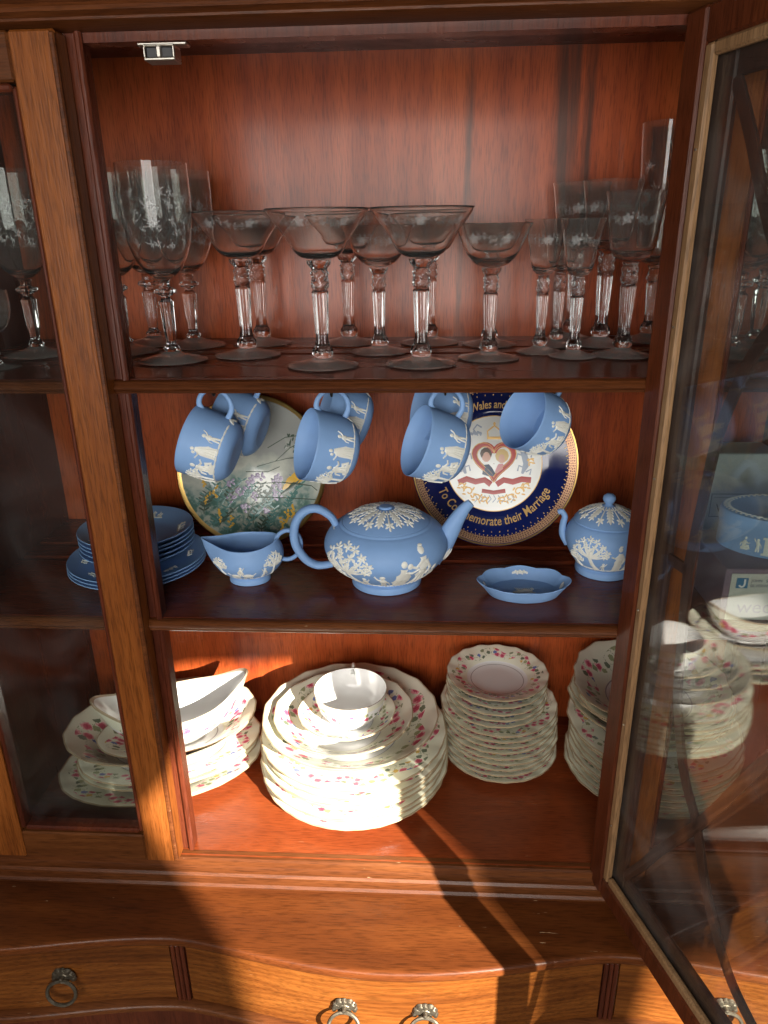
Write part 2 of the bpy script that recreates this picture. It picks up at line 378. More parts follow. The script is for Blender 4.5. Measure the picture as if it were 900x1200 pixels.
def thing(name, label, cat, loc=(0, 0, 0), rot=(0, 0, 0), group=None):
    o = bpy.data.objects.new(name, None); COL.objects.link(o); o.empty_display_size = .02
    o.location = (loc[0], loc[1], loc[2] + OFF); o.rotation_euler = rot
    o['label'] = label; o['category'] = cat
    if group: o['group'] = group
    return o
def tag(o, label, cat, loc=None, rot=None, group=None):
    o['label'] = label; o['category'] = cat
    if group: o['group'] = group
    if loc: o.location = (loc[0], loc[1], loc[2] + OFF)
    if rot: o.rotation_euler = rot
    return o
def dup(src, loc, rot, label, cat, group=None, scale=None):
    r = src.copy(); COL.objects.link(r); r.location = (loc[0], loc[1], loc[2] + OFF); r.rotation_euler = rot
    r['label'] = label; r['category'] = cat
    if group: r['group'] = group
    if scale: r.scale = scale
    for ch in list(src.children):
        c = ch.copy(); COL.objects.link(c); c.parent = r
    return r
def structure(o, label=None):
    o['kind'] = 'structure'
    return o
ORD = ['topmost', 'second from the top', 'third from the top', 'fourth from the top', 'fifth from the top', 'sixth from the top', 'seventh from the top', 'eighth from the top', 'ninth from the top', 'tenth from the top', 'eleventh from the top']

# ================================================================== ROOM: floor, and an added sun blocker out of view behind the camera
f = MB().box(-3, 3, -3.5, 2.2, -.02, 0).obj('floor', simple('oak floor', (.22, .14, .08), .5), None, False); structure(f)
def sunpt(x, z, y=-1.35):
    a = Vector((x, .745, z + OFF)); k = (y - .745) / (sun.location.y - .745); q = a.lerp(sun.location, k); return (q.x, q.z - OFF)
hole = [sunpt(*q) for q in [(-.285, -1.10), (-.310, -.90), (-.338, -.80), (-.372, -.712), (-.326, -.649), (-.27, -.57), (-.20, -.52), (-.10, -.495), (.124, -.485), (.132, -1.10)]]  # opening cut to the outline wanted for the main sun patch
hole2 = [sunpt(*q) for q in [(.235, -.86), (.36, -.845), (.62, -.84), (.62, -1.10), (.215, -1.10)]]
outer = [(-2.2, -OFF), (3.0, -OFF), (3.0, 1.1), (-2.2, 1.1)]
def slab(name, outer, holes, y0, y1, mat):
    loops = [[Vector((x, 0, z)) for x, z in l] for l in [outer] + holes]
    tri = tessellate_polygon(loops); flat = [v for l in loops for v in l]
    mb = MB(); mb.add([(v.x, y0, v.z) for v in flat], [tuple(t) for t in tri]); mb.add([(v.x, y1, v.z) for v in flat], [tuple(t)[::-1] for t in tri])
    for l in loops:
        n = len(l); mb.add([(v.x, y, v.z) for v in l for y in (y0, y1)], [(2 * i, 2 * i + 1, 2 * ((i + 1) % n) + 1, 2 * ((i + 1) % n)) for i in range(n)])
    return mb.obj(name, mat, None, False)
wl = slab('sun_blocker', outer, [hole, hole2], -1.40, -1.35, simple('pale blocker', (.55, .53, .50), .8)); wl.location.z = OFF; structure(wl)  # unseen slab added to block the sunbeam; its two openings shape the lit patches

# ================================================================== CABINET
BACK = 1.085; XL, XR = -.582, .50; ZT = .215; ZF = -.80; Z1 = -.145; Z2 = -.4335
cab = thing('display_cabinet', 'tall mahogany china cabinet with glazed doors above a bow-fronted drawer ledge', 'cabinet', (0, 0, 0))
def cpart(mb, name, mat, parent=cab, **k): return mb.obj(name, mat, parent, **k)
cpart(MB().box(XL - .02, XR + .02, BACK, BACK + .012, -.86, ZT + .02), 'back_panel', W_BACK, smooth=False)
cpart(MB().box(XL - .02, XL, .76, BACK - .0005, -.83, ZT), 'side_panel', W_POST, smooth=False)
cpart(MB().box(XR, XR + .02, .76, BACK - .0005, -.83, ZT), 'side_panel', W_POST, smooth=False)
cpart(MB().box(XL - .02, XR + .02, .76, BACK, ZT, ZT + .02), 'top_board', W_POST, smooth=False)
cpart(MB().box(XL, XR, .757, BACK - .0005, ZF - .03, ZF), 'floor_board', W_FLOOR, smooth=False)
def xprof(mb, x0, x1, pr):
    """extrude a (y, z) profile along x"""
    n = len(pr); mb.add([(x, y, z) for x in (x0, x1) for y, z in pr], [(i, (i + 1) % n, n + (i + 1) % n, n + i) for i in range(n)] + [tuple(range(n))[::-1], tuple(range(n, 2 * n))]); return mb
for zt, th in ((Z1, .014), (Z2, .0155)):
    mb = MB()
    # shelf board with a plate groove near the back and a moulded nose
    prof = [(.766, zt), (.925, zt), (.929, zt - .004), (.935, zt - .004), (.939, zt), (.975, zt), (.979, zt - .004), (.985, zt - .004), (.989, zt), (BACK - .001, zt), (BACK - .001, zt - th + .002), (.766, zt - th + .002)]
    xprof(mb, XL + .0005, XR - .0005, prof)
    shf = cpart(mb, 'shelf', W_SHELF, smooth=False)
    nose = [(.765, zt - .0004), (.7605, zt - .0006), (.7585, zt - .0022), (.7600, zt - .0042), (.7575, zt - .0060), (.7560, zt - .0088), (.7575, zt - .0110), (.7605, zt - .0122), (.7590, zt - .0140), (.7605, zt - th), (.765, zt - th)]
    cpart(xprof(MB(), XL + .0005, XR - .0005, nose), 'shelf_moulding', W_MOULD, shf, smooth=True, angle=50)
# face frame posts between the bays
for x0, x1, inner in ((-.362, -.3175, -1), (.236, .283, 1)):
    mb = MB(); mb.box(x0, x1, .7665, .784, ZF + .001, ZT - .001, .0015)
    if inner < 0: mb.box(x1 - .0055, x1 + .0015, .7605, .767, ZF + .002, ZT - .002, .002)
    cpart(mb, 'post', W_POST, smooth=False)
# head rail with moulded cornice
corn = [(.765, .172), (.742, .1745), (.738, .176), (.738, .178), (.734, .180), (.730, .181), (.7285, .184), (.730, .187), (.724, .189), (.720, .194), (.722, .199), (.716, .206), (.700, .222), (.690, .245), (.765, .245)]
cpart(xprof(MB(), XL - .03, XR + .04, corn), 'cornice', W_MOULD, smooth=True, angle=30)
cpart(MB().box(-.3165, .2355, .7655, .785, .164, ZT - .0005), 'head_rail', W_POST, smooth=False)
# base moulding on the ledge
basem = [(.765, -.7995), (.7535, -.8005), (.7505, -.803), (.7505, -.812), (.7475, -.8145), (.7425, -.816), (.7400, -.8195), (.7415, -.8235), (.7345, -.826), (.7320, -.8295), (.7340, -.8345), (.765, -.8345)]
cpart(xprof(MB(), XL - .03, XR + .03, basem), 'base_moulding', W_MOULD, smooth=True, angle=30)
cpart(MB().box(XL - .02, XR + .02, .7655, BACK, -.8345, ZF - .0305), 'plinth', W_POST, smooth=False)

# serpentine ledge and drawers
def front(x):
    c = -.041; t = abs(x - c)
    if t < .275: return .657 - .036 * cos(t / .275 * pi / 2) ** 1.35
    return .657 - .030 * (1 - cos(min((t - .275) / .30, 1.0) * pi)) / 2
def strip(mb, x0, x1, dy, prof, n=48, back=None):
    """profile (offset from the front curve, z) swept along the serpentine"""
    vs = []; m_ = len(prof)
    for k in range(n + 1):
        x = x0 + (x1 - x0) * k / n
        for o, z in prof: vs.append((x, (front(x) + dy + o) if o < .2 else (back or .9), z))
    fs = [(k * m_ + i, k * m_ + (i + 1) % m_, (k + 1) * m_ + (i + 1) % m_, (k + 1) * m_ + i) for k in range(n) for i in range(m_)]
    fs += [tuple(range(m_))[::-1], tuple(n * m_ + i for i in range(m_))]
    return mb.add(vs, fs)
led = [(.9, -.835), (.006, -.835), (.0025, -.8355), (0, -.838), (-.0005, -.845), (.0015, -.850), (.0045, -.8515), (.0045, -.854), (.9, -.854)]
cpart(strip(MB(), -.72, .62, 0, led, 90, back=.90), 'ledge_top', W_LEDGE, angle=50)
cpart(strip(MB(), -.72, .62, 0, [(.9, -.8545), (.0135, -.8545), (.0135, -1.15), (.9, -1.15)], 90, back=.90), 'lower_carcass', W_POST)
lowm = [(.013, -.9585), (.002, -.960), (-.001, -.963), (-.001, -.967), (.003, -.970), (.003, -.974), (.013, -.976)]
cpart(strip(MB(), -.72, .62, 0, lowm, 90), 'waist_moulding', W_MOULD, angle=50)
for x0 in (-.3255, .2275):
    mb = MB()
    for k in range(3): mb.box(x0 + k * .0062, x0 + .0054 + k * .0062, front(x0) + .0055, front(x0) + .013, -.958, -.8548, .0015)
    cpart(mb, 'reeded_divider', W_POST, smooth=False)
def pull(parent, x, z, ringang, light=False):
    """ornate rosette with a ring hanging from it"""
    y = front(x) + .0085
    mb = MB(); mp = lambda a, c, h: (x + a, y - .001 - h, z + c)
    for dx, dz, rx, rz in ((0, 0, .011, .008), (-.010, .0015, .006, .0065), (.010, .0015, .006, .0065), (-.006, .0075, .006, .005), (.006, .0075, .006, .005), (0, .0085, .005, .005), (-.013, -.004, .004, .004), (.013, -.004, .004, .004), (0, -.006, .005, .006), (-.006, -.004, .004, .004), (.006, -.004, .004, .004)):
        mb.blob(mp, dx, dz, rx, rz, 0, .0045, 12)
    for k in range(18):
        t = 2 * pi * k / 18; mb.blob(mp, .0135 * cos(t), .002 + .0095 * sin(t), .0017, .0017, 0, .0032, 6)
    mb.blob(mp, 0, .001, .0042, .0042, 0, .0105, 12)
    ro = mb.obj('drawer_pull', BRASS, parent)
    mb = MB(); n = 28; rr = .0190; zc = z - .0165
    pts = [Vector((x + rr * sin(2 * pi * k / n), y - .0085 - .010 * (1 - cos(2 * pi * k / n)) / 2 * ringang, zc + .0150 * cos(2 * pi * k / n))) for k in range(n + 1)]
    mb.tube(pts, .0024, 8, caps=False); mb.obj('ring', BRASS, ro)
def drawer(x0, x1, name='drawer'):
    d = strip(MB(), x0, x1, 0, [(.0132, -.8585), (.0085, -.859), (.0085, -.955), (.0132, -.9555)], 40).obj(name, W_DRAWER, cab)
    return d
dl = drawer(-.66, -.3275); dc = drawer(-.305, .2255); dr_ = drawer(.2475, .58)
pull(dl, -.466, -.900, 1.0); pull(dc, -.097, -.907, 1.6); pull(dc, .004, -.909, 1.6); pull(dr_, .375, -.905, 1.0)
for a, b_ in ((-.655, -.333), (-.30, .222), (.252, .575)):      # dark inlay line round each drawer face
    pass

# glazed wing doors (shut)
def wing(xa, xb, name='wing_door'):
    """xa, xb: outer edges"""
    sw = .0435; zt, zb = .171, -.7975; y0, y1 = .7415, .7655
    root = MB().box(xa + sw, xb - sw, .7525, .7555, zb + .04, zt - .035).obj('wing_door', G_PANE, cab, False)
    root['label'] = 'shut glazed wing door with plain clear pane'
    for s_, (a, b2) in enumerate(((xa, xa + sw), (xb - sw, xb))):
        mb = MB().box(a, b2, y0, y1, zb, zt, .002)
        inn = b2 if s_ == 0 else a; sg = 1 if s_ == 0 else -1
        mb.obj('stile', W_STILE, root, False)
        # raised ovolo along the inner edge
        mb = MB(); e = inn; mb.box(min(e, e + sg * .006), max(e, e + sg * .006), y0 + .003, y1 - .001, zb + .047, zt - .044, .002); mb.obj('glass_bead', W_POST, root, False)
        out = a if s_ == 0 else b2
        mb = MB(); mb.box(min(out, out - sg * -.0055), max(out, out - sg * -.0055), y0 - .0016, y0 + .004, zb + .002, zt - .002, .0014); mb.obj('cock_bead', W_MOULD, root, False)
    for a, b2 in ((zb, zb + .0435), (zt - .0405, zt)):
        MB().box(xa + sw + .0003, xb - sw - .0003, y0 + .0006, y1, a, b2, .002).obj('rail', W_RAILX, root, False)
    for a, b2 in ((zb + .0438, zb + .051), (zt - .048, zt - .0408)):
        MB().box(xa + sw + .0062, xb - sw - .0062, y0 + .0035, y1 - .001, a, b2, .002).obj('glass_bead', W_POST, root, False)
    return root
wing(-.588, -.3315); wing(.2485, .506)

# the open centre door, hinged on its right-hand edge
DW, DT, DZ0, DZ1 = .56, .021, -.818, .172
door = thing_root = bpy.data.objects.new('centre_door', None); COL.objects.link(door); door.parent = cab
door.location = (.2225, .7595, 0); door.rotation_euler = (0, 0, math.atan2(-.951, .308))
# local: x from hinge to free edge, y>0 is the side facing the viewer's right (outside of the door), y<0 inside face
# after rotation local +y points towards +x world (outer face), so the viewer sees the face at y = 0
sw = .0285
def dpart(mb, name, mat, **k): return mb.obj(name, mat, door, **k)
IN = -.0
dpart(MB().box(0, sw, 0, DT, DZ0, DZ1, .0025), 'stile', W_DOOR, smooth=False)
dpart(MB().box(DW - sw, DW, 0, DT, DZ0, DZ1, .0025), 'stile', W_DOOR, smooth=False)
dpart(MB().box(sw + .0004, DW - sw - .0004, .0006, DT, DZ0, DZ0 + sw, .0025), 'rail', W_DOOR, smooth=False)
dpart(MB().box(sw + .0004, DW - sw - .0004, .0006, DT, DZ1 - sw, DZ1, .0025), 'rail', W_DOOR, smooth=False)
bw = .0115
for a, b2, c, d in ((sw, sw + bw, DZ0 + sw, DZ1 - sw), (DW - sw - bw, DW - sw, DZ0 + sw, DZ1 - sw)):
    bd = dpart(MB().box(a + .0004, b2, .0015, .0095, c + .0005, d - .0005, .0022), 'glazing_bead', W_BEAD, smooth=False)
    for k in range(6):
        mb = MB(); mb.lathe([(0, 0), (.0011, .0002), (.0013, .0012)], 8, tf=lambda q, k=k, a=a: (a + bw / 2 + q[0], .0016 - (.0012 - q[2]) - .0, DZ0 + .12 + k * .152 + q[1]))
        mb.obj('pin', STEEL, bd)
for a, b2 in ((DZ0 + sw, DZ0 + sw + bw), (DZ1 - sw - bw, DZ1 - sw)):
    dpart(MB().box(sw + bw + .0005, DW - sw - bw - .0005, .0017, .0095, a + .0004, b2, .0022), 'glazing_bead', W_BEAD, smooth=False)
dpart(MB().box(sw + .001, DW - sw - .001, .0102, .0122, DZ0 + sw + .001, DZ1 - sw - .001), 'glass_pane', G_DOOR, smooth=False)
# perimeter lip and curved astragals on the outer side of the glass
lip = MB(); q = .0175; a0, a1 = sw + .0006, DW - sw - .0006; z0, z1 = DZ0 + sw + .0006, DZ1 - sw - .0006
for bx in ((a0, sw + bw + q, z0, z1), (DW - sw - bw - q, a1, z0, z1)): lip.box(bx[0], bx[1], .0128, DT - .001, bx[2], bx[3], .002)
for bz in ((z0, DZ0 + sw + bw + q), (DZ1 - sw - bw - q, z1)): lip.box(sw + bw + q + .0003, DW - sw - bw - q - .0003, .0130, DT - .0012, bz[0], bz[1], .002)
dpart(lip, 'sight_lip', W_BLACK, smooth=False)
ZM = (DZ0 + DZ1) / 2; UC = DW / 2
def smooth_pts(p, n=8):
    out = []
    for i in range(len(p) - 1):
        a = p[max(i - 1, 0)]; b = p[i]; c = p[i + 1]; d = p[min(i + 2, len(p) - 1)]
        for k in range(n):
            t = k / n
            out.append(tuple(.5 * (2 * b[j] + (c[j] - a[j]) * t + (2 * a[j] - 5 * b[j] + 4 * c[j] - d[j]) * t * t + (-a[j] + 3 * b[j] - 3 * c[j] + d[j]) * t ** 3) for j in range(len(b))))
    out.append(tuple(p[-1])); return out
cA = [(.0875, 0), (.094, .079), (.1015, .145), (.119, .200), (.134, .230), (.158, .262), (.180, .310), (.206, .352), (.240, .388), (UC, .407)]
cB = [(.058, .437), (.086, .390), (.109, .346), (.1555, .268), (.180, .221), (.206, .165), (.238, .100), (UC, .040)]
sec = [(-.0058, .0132), (-.0058, .0165), (-.002, DT - .0015), (.002, DT - .0015), (.0058, .0165), (.0058, .0132)]
for su in (0, 1):
    for sz in (1, -1):
        for cv in (cA, cB):
            pts = [((u if su == 0 else DW - u), ZM + sz * w) for u, w in smooth_pts(cv, 6)]
            dpart(MB().sweep(pts, sec), 'astragal', W_BLACK, angle=60)
    u0, u1 = (sw + bw + q - .001, .0875) if su == 0 else (DW - .0875, DW - (sw + bw + q - .001))
    dpart(MB().sweep([(u0, ZM), (u1, ZM)], sec), 'astragal', W_BLACK, angle=60)
# magnetic catch under the head rail
mb = MB(); mb.box(-.262, -.2165, .752, .7655, .1575, .1605, .001)
ct = cpart(mb, 'magnetic_catch', STEEL)
mb = MB(); mb.box(-.2545, -.226, .745, .765, .1445, .1470, .0008); mb.box(-.2545, -.226, .745, .765, .1555, .1574, .0008)
mb.box(-.2545, -.2525, .745, .765, .147, .1555, .0006); mb.box(-.228, -.226, .745, .765, .147, .1555, .0006); mb.box(-.2425, -.238, .744, .765, .1465, .156, .001)
mb.obj('catch_housing', STEEL, ct)
MB().box(-.2522, -.2284, .7475, .764, .1472, .1553, .0006).obj('magnet', BLACKM, ct)

# ================================================================== GLASSES
def flute(n, a, z0, z1, twist=0., bump=None):
    def m_(t, r, z, k):
        if r > 1e-6 and z0 <= z <= z1:
            w = min(1, (z - z0) / .006, (z1 - z) / .006); rr = r * (1 + a * max(w, 0) * cos(n * t + twist * (z - z0) / (z1 - z0)))
            if bump and bump[0] < z < bump[1]: rr = r * (1 + .10 * cos(8 * t) * cos((z - bump[0]) / (bump[1] - bump[0]) * 6 * pi))
        else: rr = r
        return (rr * cos(t), rr * sin(t), z)
    return m_
def spline(p, n=6): return smooth_pts([tuple(x) for x in p], n)
def glass_proto(kind, h):
    """returns (outer-and-inner mesh, bowl radius function) for height h; profiles in metres"""
    if kind == 'champagne':
        foot = [(.0005, 0.0), (.030, .0), (.0385, .0008), (.0390, .0020), (.030, .0040), (.016, .0072), (.0105, .0098)]
        stem = [(.0105, .0098), (.0128, .013), (.0120, .019), (.0085, .024), (.0072, .032), (.0088, .066), (.0096, .0820), (.0082, .0835), (.0108, .090), (.0092, .0955), (.0105, .101), (.0085, .1055), (.0130, .111), (.0150, .1165)]
        bowl = spline([(.0150, .1165), (.0200, .1185), (.0262, .1240), (.0352, .1390), (.0450, .1530), (.0550, h)], 5)
        inner = spline([(.0536, h + .0002), (.0440, .1532), (.0341, .1393), (.0250, .1254), (.0165, .1212), (.0004, .1206)], 5)
        band = (.146, .162)
    elif kind == 'saucer_small':
        foot = [(.0005, 0.0), (.028, .0), (.0355, .0008), (.0360, .0020), (.028, .0036), (.014, .0068), (.0100, .0090)]
        stem = [(.0100, .009), (.0118, .012), (.0108, .0175), (.0078, .022), (.0068, .030), (.0080, .060), (.0088, .074), (.0074, .0755), (.0098, .081), (.0084, .086), (.0095, .091), (.0080, .0950), (.0115, .0995), (.0130, .104)]
        bowl = spline([(.0130, .104), (.0200, .1075), (.0290, .1175), (.0350, .1310), (.0410, .1440), (.0445, h)], 5)
        inner = spline([(.0436, h + .0002), (.0398, .1440), (.0337, .1310), (.0274, .1183), (.0170, .1115), (.0004, .1095)], 5)
        band = (.126, .142)
    elif kind == 'cordial':
        foot = [(.0005, 0.0), (.022, .0), (.0275, .0008), (.0280, .0018), (.021, .0036), (.011, .0065), (.0080, .009)]
        stem = [(.0080, .009), (.0098, .012), (.0090, .017), (.0066, .021), (.0058, .028), (.0072, .056), (.0078, .069), (.0066, .0705), (.0086, .0755), (.0074, .080), (.0084, .085), (.0066, .0885), (.0085, .0925)]
        bowl = spline([(.0085, .0925), (.0130, .0965), (.0165, .1060), (.0185, .1200), (.0215, .1380), (.0262, h)], 5)
        inner = spline([(.0254, h + .0002), (.0205, .1380), (.0175, .1200), (.0153, .1070), (.0110, .1000), (.0004, .0975)], 5)
        band = (.122, .140)
    elif kind == 'wine':
        foot = [(.0005, 0.0), (.026, .0), (.0325, .0009), (.0330, .0020), (.025, .0040), (.013, .0076), (.0095, .0105)]
        stem = [(.0095, .0105), (.0118, .014), (.0108, .020), (.0078, .025), (.0070, .034), (.0086, .066), (.0092, .080), (.0078, .0815), (.0104, .088), (.0088, .0935), (.0100, .099), (.0078, .103), (.0115, .1085)]
        bowl = spline([(.0115, .1085), (.0200, .1135), (.0240, .1240), (.0262, .1400), (.0290, .1620), (.0322, h)], 5)
        inner = spline([(.0312, h + .0002), (.0280, .1620), (.0251, .1400), (.0227, .1252), (.0185, .1180), (.0004, .1150)], 5)
        band = (.140, .166)
    elif kind == 'goblet':                                     # the engraved set on the left
        foot = [(.0005, 0.0), (.032, .0), (.0400, .0009), (.0408, .0020), (.030, .0050), (.015, .0090), (.0095, .0120)]
        stem = [(.0095, .012), (.0110, .0155), (.0080, .0190), (.0062, .0215), (.0082, .0350), (.0092, .0620), (.0098, .0690), (.0062, .0730), (.0060, .0755), (.0135, .0800), (.0135, .0830), (.0070, .0862), (.0068, .0905), (.0085, .0950)]
        bowl = spline([(.0085, .0950), (.0130, .0975), (.0240, .1080), (.0335, .1290), (.0385, .1560), (.0400, .1850), (.0392, h)], 5)
        inner = spline([(.0382, h + .0002), (.0390, .1850), (.0374, .1560), (.0322, .1300), (.0224, .1100), (.0120, .1030), (.0004, .1015)], 5)
        band = (.135, .185)
    else:                                                      # tall
        foot = [(.0005, 0.0), (.022, .0), (.0290, .0009), (.0295, .0020), (.022, .0040), (.012, .0076), (.0085, .0105)]
        stem = [(.0085, .0105), (.0105, .014), (.0098, .020), (.0070, .025), (.0064, .034), (.0076, .060), (.0082, .074), (.0068, .0755), (.0094, .081), (.0080, .0865), (.0068, .092), (.0100, .0985)]
        bowl = spline([(.0100, .0985), (.0170, .1030), (.0200, .1150), (.0215, .1500), (.0245, .2100), (.0270, h)], 5)
        inner = spline([(.0261, h + .0002), (.0236, .2100), (.0206, .1500), (.0189, .1170), (.0150, .1080), (.0004, .1050)], 5)
        band = (.150, .215)
    stemf = []
    for i in range(len(stem) - 1):
        for k in range(4):
            t = k / 4; stemf.append((stem[i][0] * (1 - t) + stem[i + 1][0] * t, stem[i][1] * (1 - t) + stem[i + 1][1] * t))
    lobes = 6 if kind == 'goblet' else 9
    zA, zB = stem[3][1] - .012, stem[-1][1] + .001
    tw = 2.0 if kind == 'goblet' else 1.2
    knop = (stem[7][1], stem[-3][1])
    fm = flute(lobes, .065, zA, zB, tw, None if kind == 'goblet' else knop)
    zf0, zb0 = foot[-1][1], bowl[0][1]
    m1 = MB().lathe(smooth_pts(foot, 3) + [(foot[-1][0] * .6, zf0 - .0004), (.0005, zf0 - .0006)], 64)
    m2 = MB().lathe([(.0005, zf0 - .0002)] + [(r * .92, z) for r, z in stemf] + [(.0005, zb0 + .0002)], 72, fm)
    m3 = MB().lathe([(.0005, zb0 + .0004)] + [(r, z + .0003) for r, z in bowl] + inner, 64)
    mb = (m1, m2, m3)
    def rad(z):
        for (r0, z0), (r1, z1) in zip(bowl, bowl[1:]):
            if z0 <= z <= z1: return r0 + (r1 - r0) * (z - z0) / max(z1 - z0, 1e-6)
        return bowl[-1][0]
    return mb, rad, band
def etch(kind, rad, band):
    mb = MB(); rr = random.Random(len(kind)); z0, z1 = band; zc = (z0 + z1) / 2; Rm = rad(zc)
    mp = lambda s_, z, h: ((rad(z) + .00015 + h) * cos(s_ / Rm), (rad(z) + .00015 + h) * sin(s_ / Rm), z)
    circ = 2 * pi * Rm
    nfl = {'goblet': 16, 'cordial': 4, 'tall': 4}.get(kind, 6)
    H_ = z1 - z0
    for k in range(nfl):
        s0 = circ * k / nfl
        if kind in ('goblet', 'tall'):
            # tall foliate sprays
            for lay in range(5):
                zz = z0 + H_ * (.05 + .22 * lay) + rr.uniform(-.005, .005); sx = s0 + rr.uniform(-.006, .006)
                for a in range(5):
                    t = a * 2 * pi / 5 + rr.uniform(0, 1); mb.blob(mp, sx + .0022 * cos(t), zz + .0022 * sin(t), .0019, .0007, t, .0001, 8)
                pts = [(sx + .0015 * sin(q * 1.4 + lay), zz - .007 + .0035 * q) for q in range(5)]
                mb.stroke(mp, pts, .0006, .0001)
                for sd_ in (-1, 1): mb.blob(mp, sx + sd_ * rr.uniform(.003, .0058), zz + rr.uniform(-.004, .005), .0026, .0007, sd_ * rr.uniform(.3, 1.3), .0001, 8)
        else:
            for a in range(5):
                t = a * 2 * pi / 5 + .3; mb.blob(mp, s0 + .0032 * cos(t), zc + .0032 * sin(t), .0028, .0020, t, .0001, 8)
            sp_ = circ / nfl
            pts = [(s0 + sp_ * q / 6, zc + .0035 * sin(q * 1.05)) for q in range(7)]
            mb.stroke(mp, pts, .0007, .0001)
            for q in range(1, 6):
                for sd_ in (-1, 1): mb.blob(mp, s0 + sp_ * q / 6, zc + .0035 * sin(q * 1.05) + sd_ * .0026, .0022, .0009, sd_ * .7 + q, .0001, 6)
    return mb
HT = {'champagne': .167, 'saucer_small': .150, 'cordial': .154, 'wine': .181, 'goblet': .217, 'tall': .263}
PROTO = {}
def make_glass(kind, name, label, loc, rot, group, scale=None, cat='glass'):
    if kind not in PROTO:
        mb, rad, band = glass_proto(kind, HT[kind])
        t = thing(name, label, cat, loc, (0, 0, rot), group)
        mb[0].obj('foot', G_FOOT, t, angle=60); mb[1].obj('stem', G_CRYSTAL, t, angle=60); mb[2].obj('bowl', G_BOWL, t, angle=60)
        etch(kind, rad, band).obj('engraved_band', G_CUT if kind in ('goblet', 'tall') else G_ETCH, t, kind='stuff')
        PROTO[kind] = t
        if scale: t.scale = scale
        return t
    d = dup(PROTO[kind], loc, (0, 0, rot), label, cat, group, scale or (1, 1, 1)); d.name = name; return d
GZ = Z1 + .0003
gA = 'champagne glasses on the top shelf'; gC = 'cordial glasses on the top shelf'; gW = 'wine glasses at the right of the top shelf'; gG = 'engraved goblets at the left of the top shelf'
CH = [(-.224, .921, 'wide champagne glass next to the engraved goblets, front row'), (-.118, .841, 'wide champagne glass in front row, second from the left, etched with flowers'),
      (-.006, .849, 'wide champagne glass in front row above the blue teapot spout, third from the left'),
      (-.2265, 1.022, 'wide champagne glass half hidden behind the leftmost champagne glass'), (-.106, 1.022, 'wide champagne glass hidden behind the second champagne glass of the front row'), (.004, 1.018, 'wide champagne glass hidden behind the third champagne glass of the front row')]
for i, (x, y, l) in enumerate(CH): make_glass('champagne', 'champagne_glass', l, (x, y, GZ), i * 1.3, gA, (1.03, 1.03, 1) if i < 3 else None)
SM = [(-.059, .940, 'small champagne glass between the two large ones at the middle of the top shelf'), (.074, .889, 'small champagne glass standing left of the slim cordial glasses'), (.0835, 1.000, 'small champagne glass at the back behind the one left of the cordials')]
for i, (x, y, l) in enumerate(SM): make_glass('saucer_small', 'champagne_glass', l, (x, y, GZ), i * .9, gA)
CO = [(.140, .932, 'slim cordial glass, left one of the two in front'), (.175, .897, 'slim cordial glass, right and nearest one, beside the wine glass'), (.169, .985, 'slim cordial glass half hidden between the two front cordials')]
for i, (x, y, l) in enumerate(CO): make_glass('cordial', 'cordial_glass', l, (x, y, GZ), i * 1.1, gC)
WI = [(.2335, .902, 'wine glass at the front right of the top shelf against the door post', 1.0), (.226, .990, 'larger wine glass behind the front right wine glass', 1.09), (.197, 1.035, 'larger wine glass at the back behind the cordial glasses', 1.09)]
for i, (x, y, l, s_) in enumerate(WI): make_glass('wine', 'wine_glass', l, (x, y, GZ), i * 1.7, gW, (s_ * 1.04, s_ * 1.04, s_))
make_glass('tall', 'tall_flute_glass', 'tallest engraved glass at the back right corner of the top shelf', (.300, 1.030, GZ), .4, None, (1.3, 1.3, 1))
GO = [(-.307, .881, 'engraved goblet in the open bay at front left, nearest to the door post'), (-.3165, 1.003, 'engraved goblet at the back right behind the nearest goblet'), (-.380, 1.025, 'engraved goblet at the back, seen through the nearest goblet'),
      (-.392, .950, 'engraved goblet half hidden behind the left door stile'), (-.500, .930, 'engraved goblet seen whole through the left wing pane'), (-.470, 1.02, 'engraved goblet at the back behind the left wing pane and stile'), (-.502, .838, 'engraved goblet at the very left front, only its foot in the picture')]
for i, (x, y, l) in enumerate(GO): make_glass('goblet', 'engraved_goblet', l, (x, y, GZ), i * .77, gG, None if i != 6 else (.62, .62, .4))
GO2 = [(.36, .90, 'engraved goblet behind the right wing pane, front'), (.41, .96, 'engraved goblet behind the right wing pane, back')]
for i, (x, y, l) in enumerate(GO2): make_glass('goblet', 'engraved_goblet', l, (x, y, GZ), i * .5, gG)

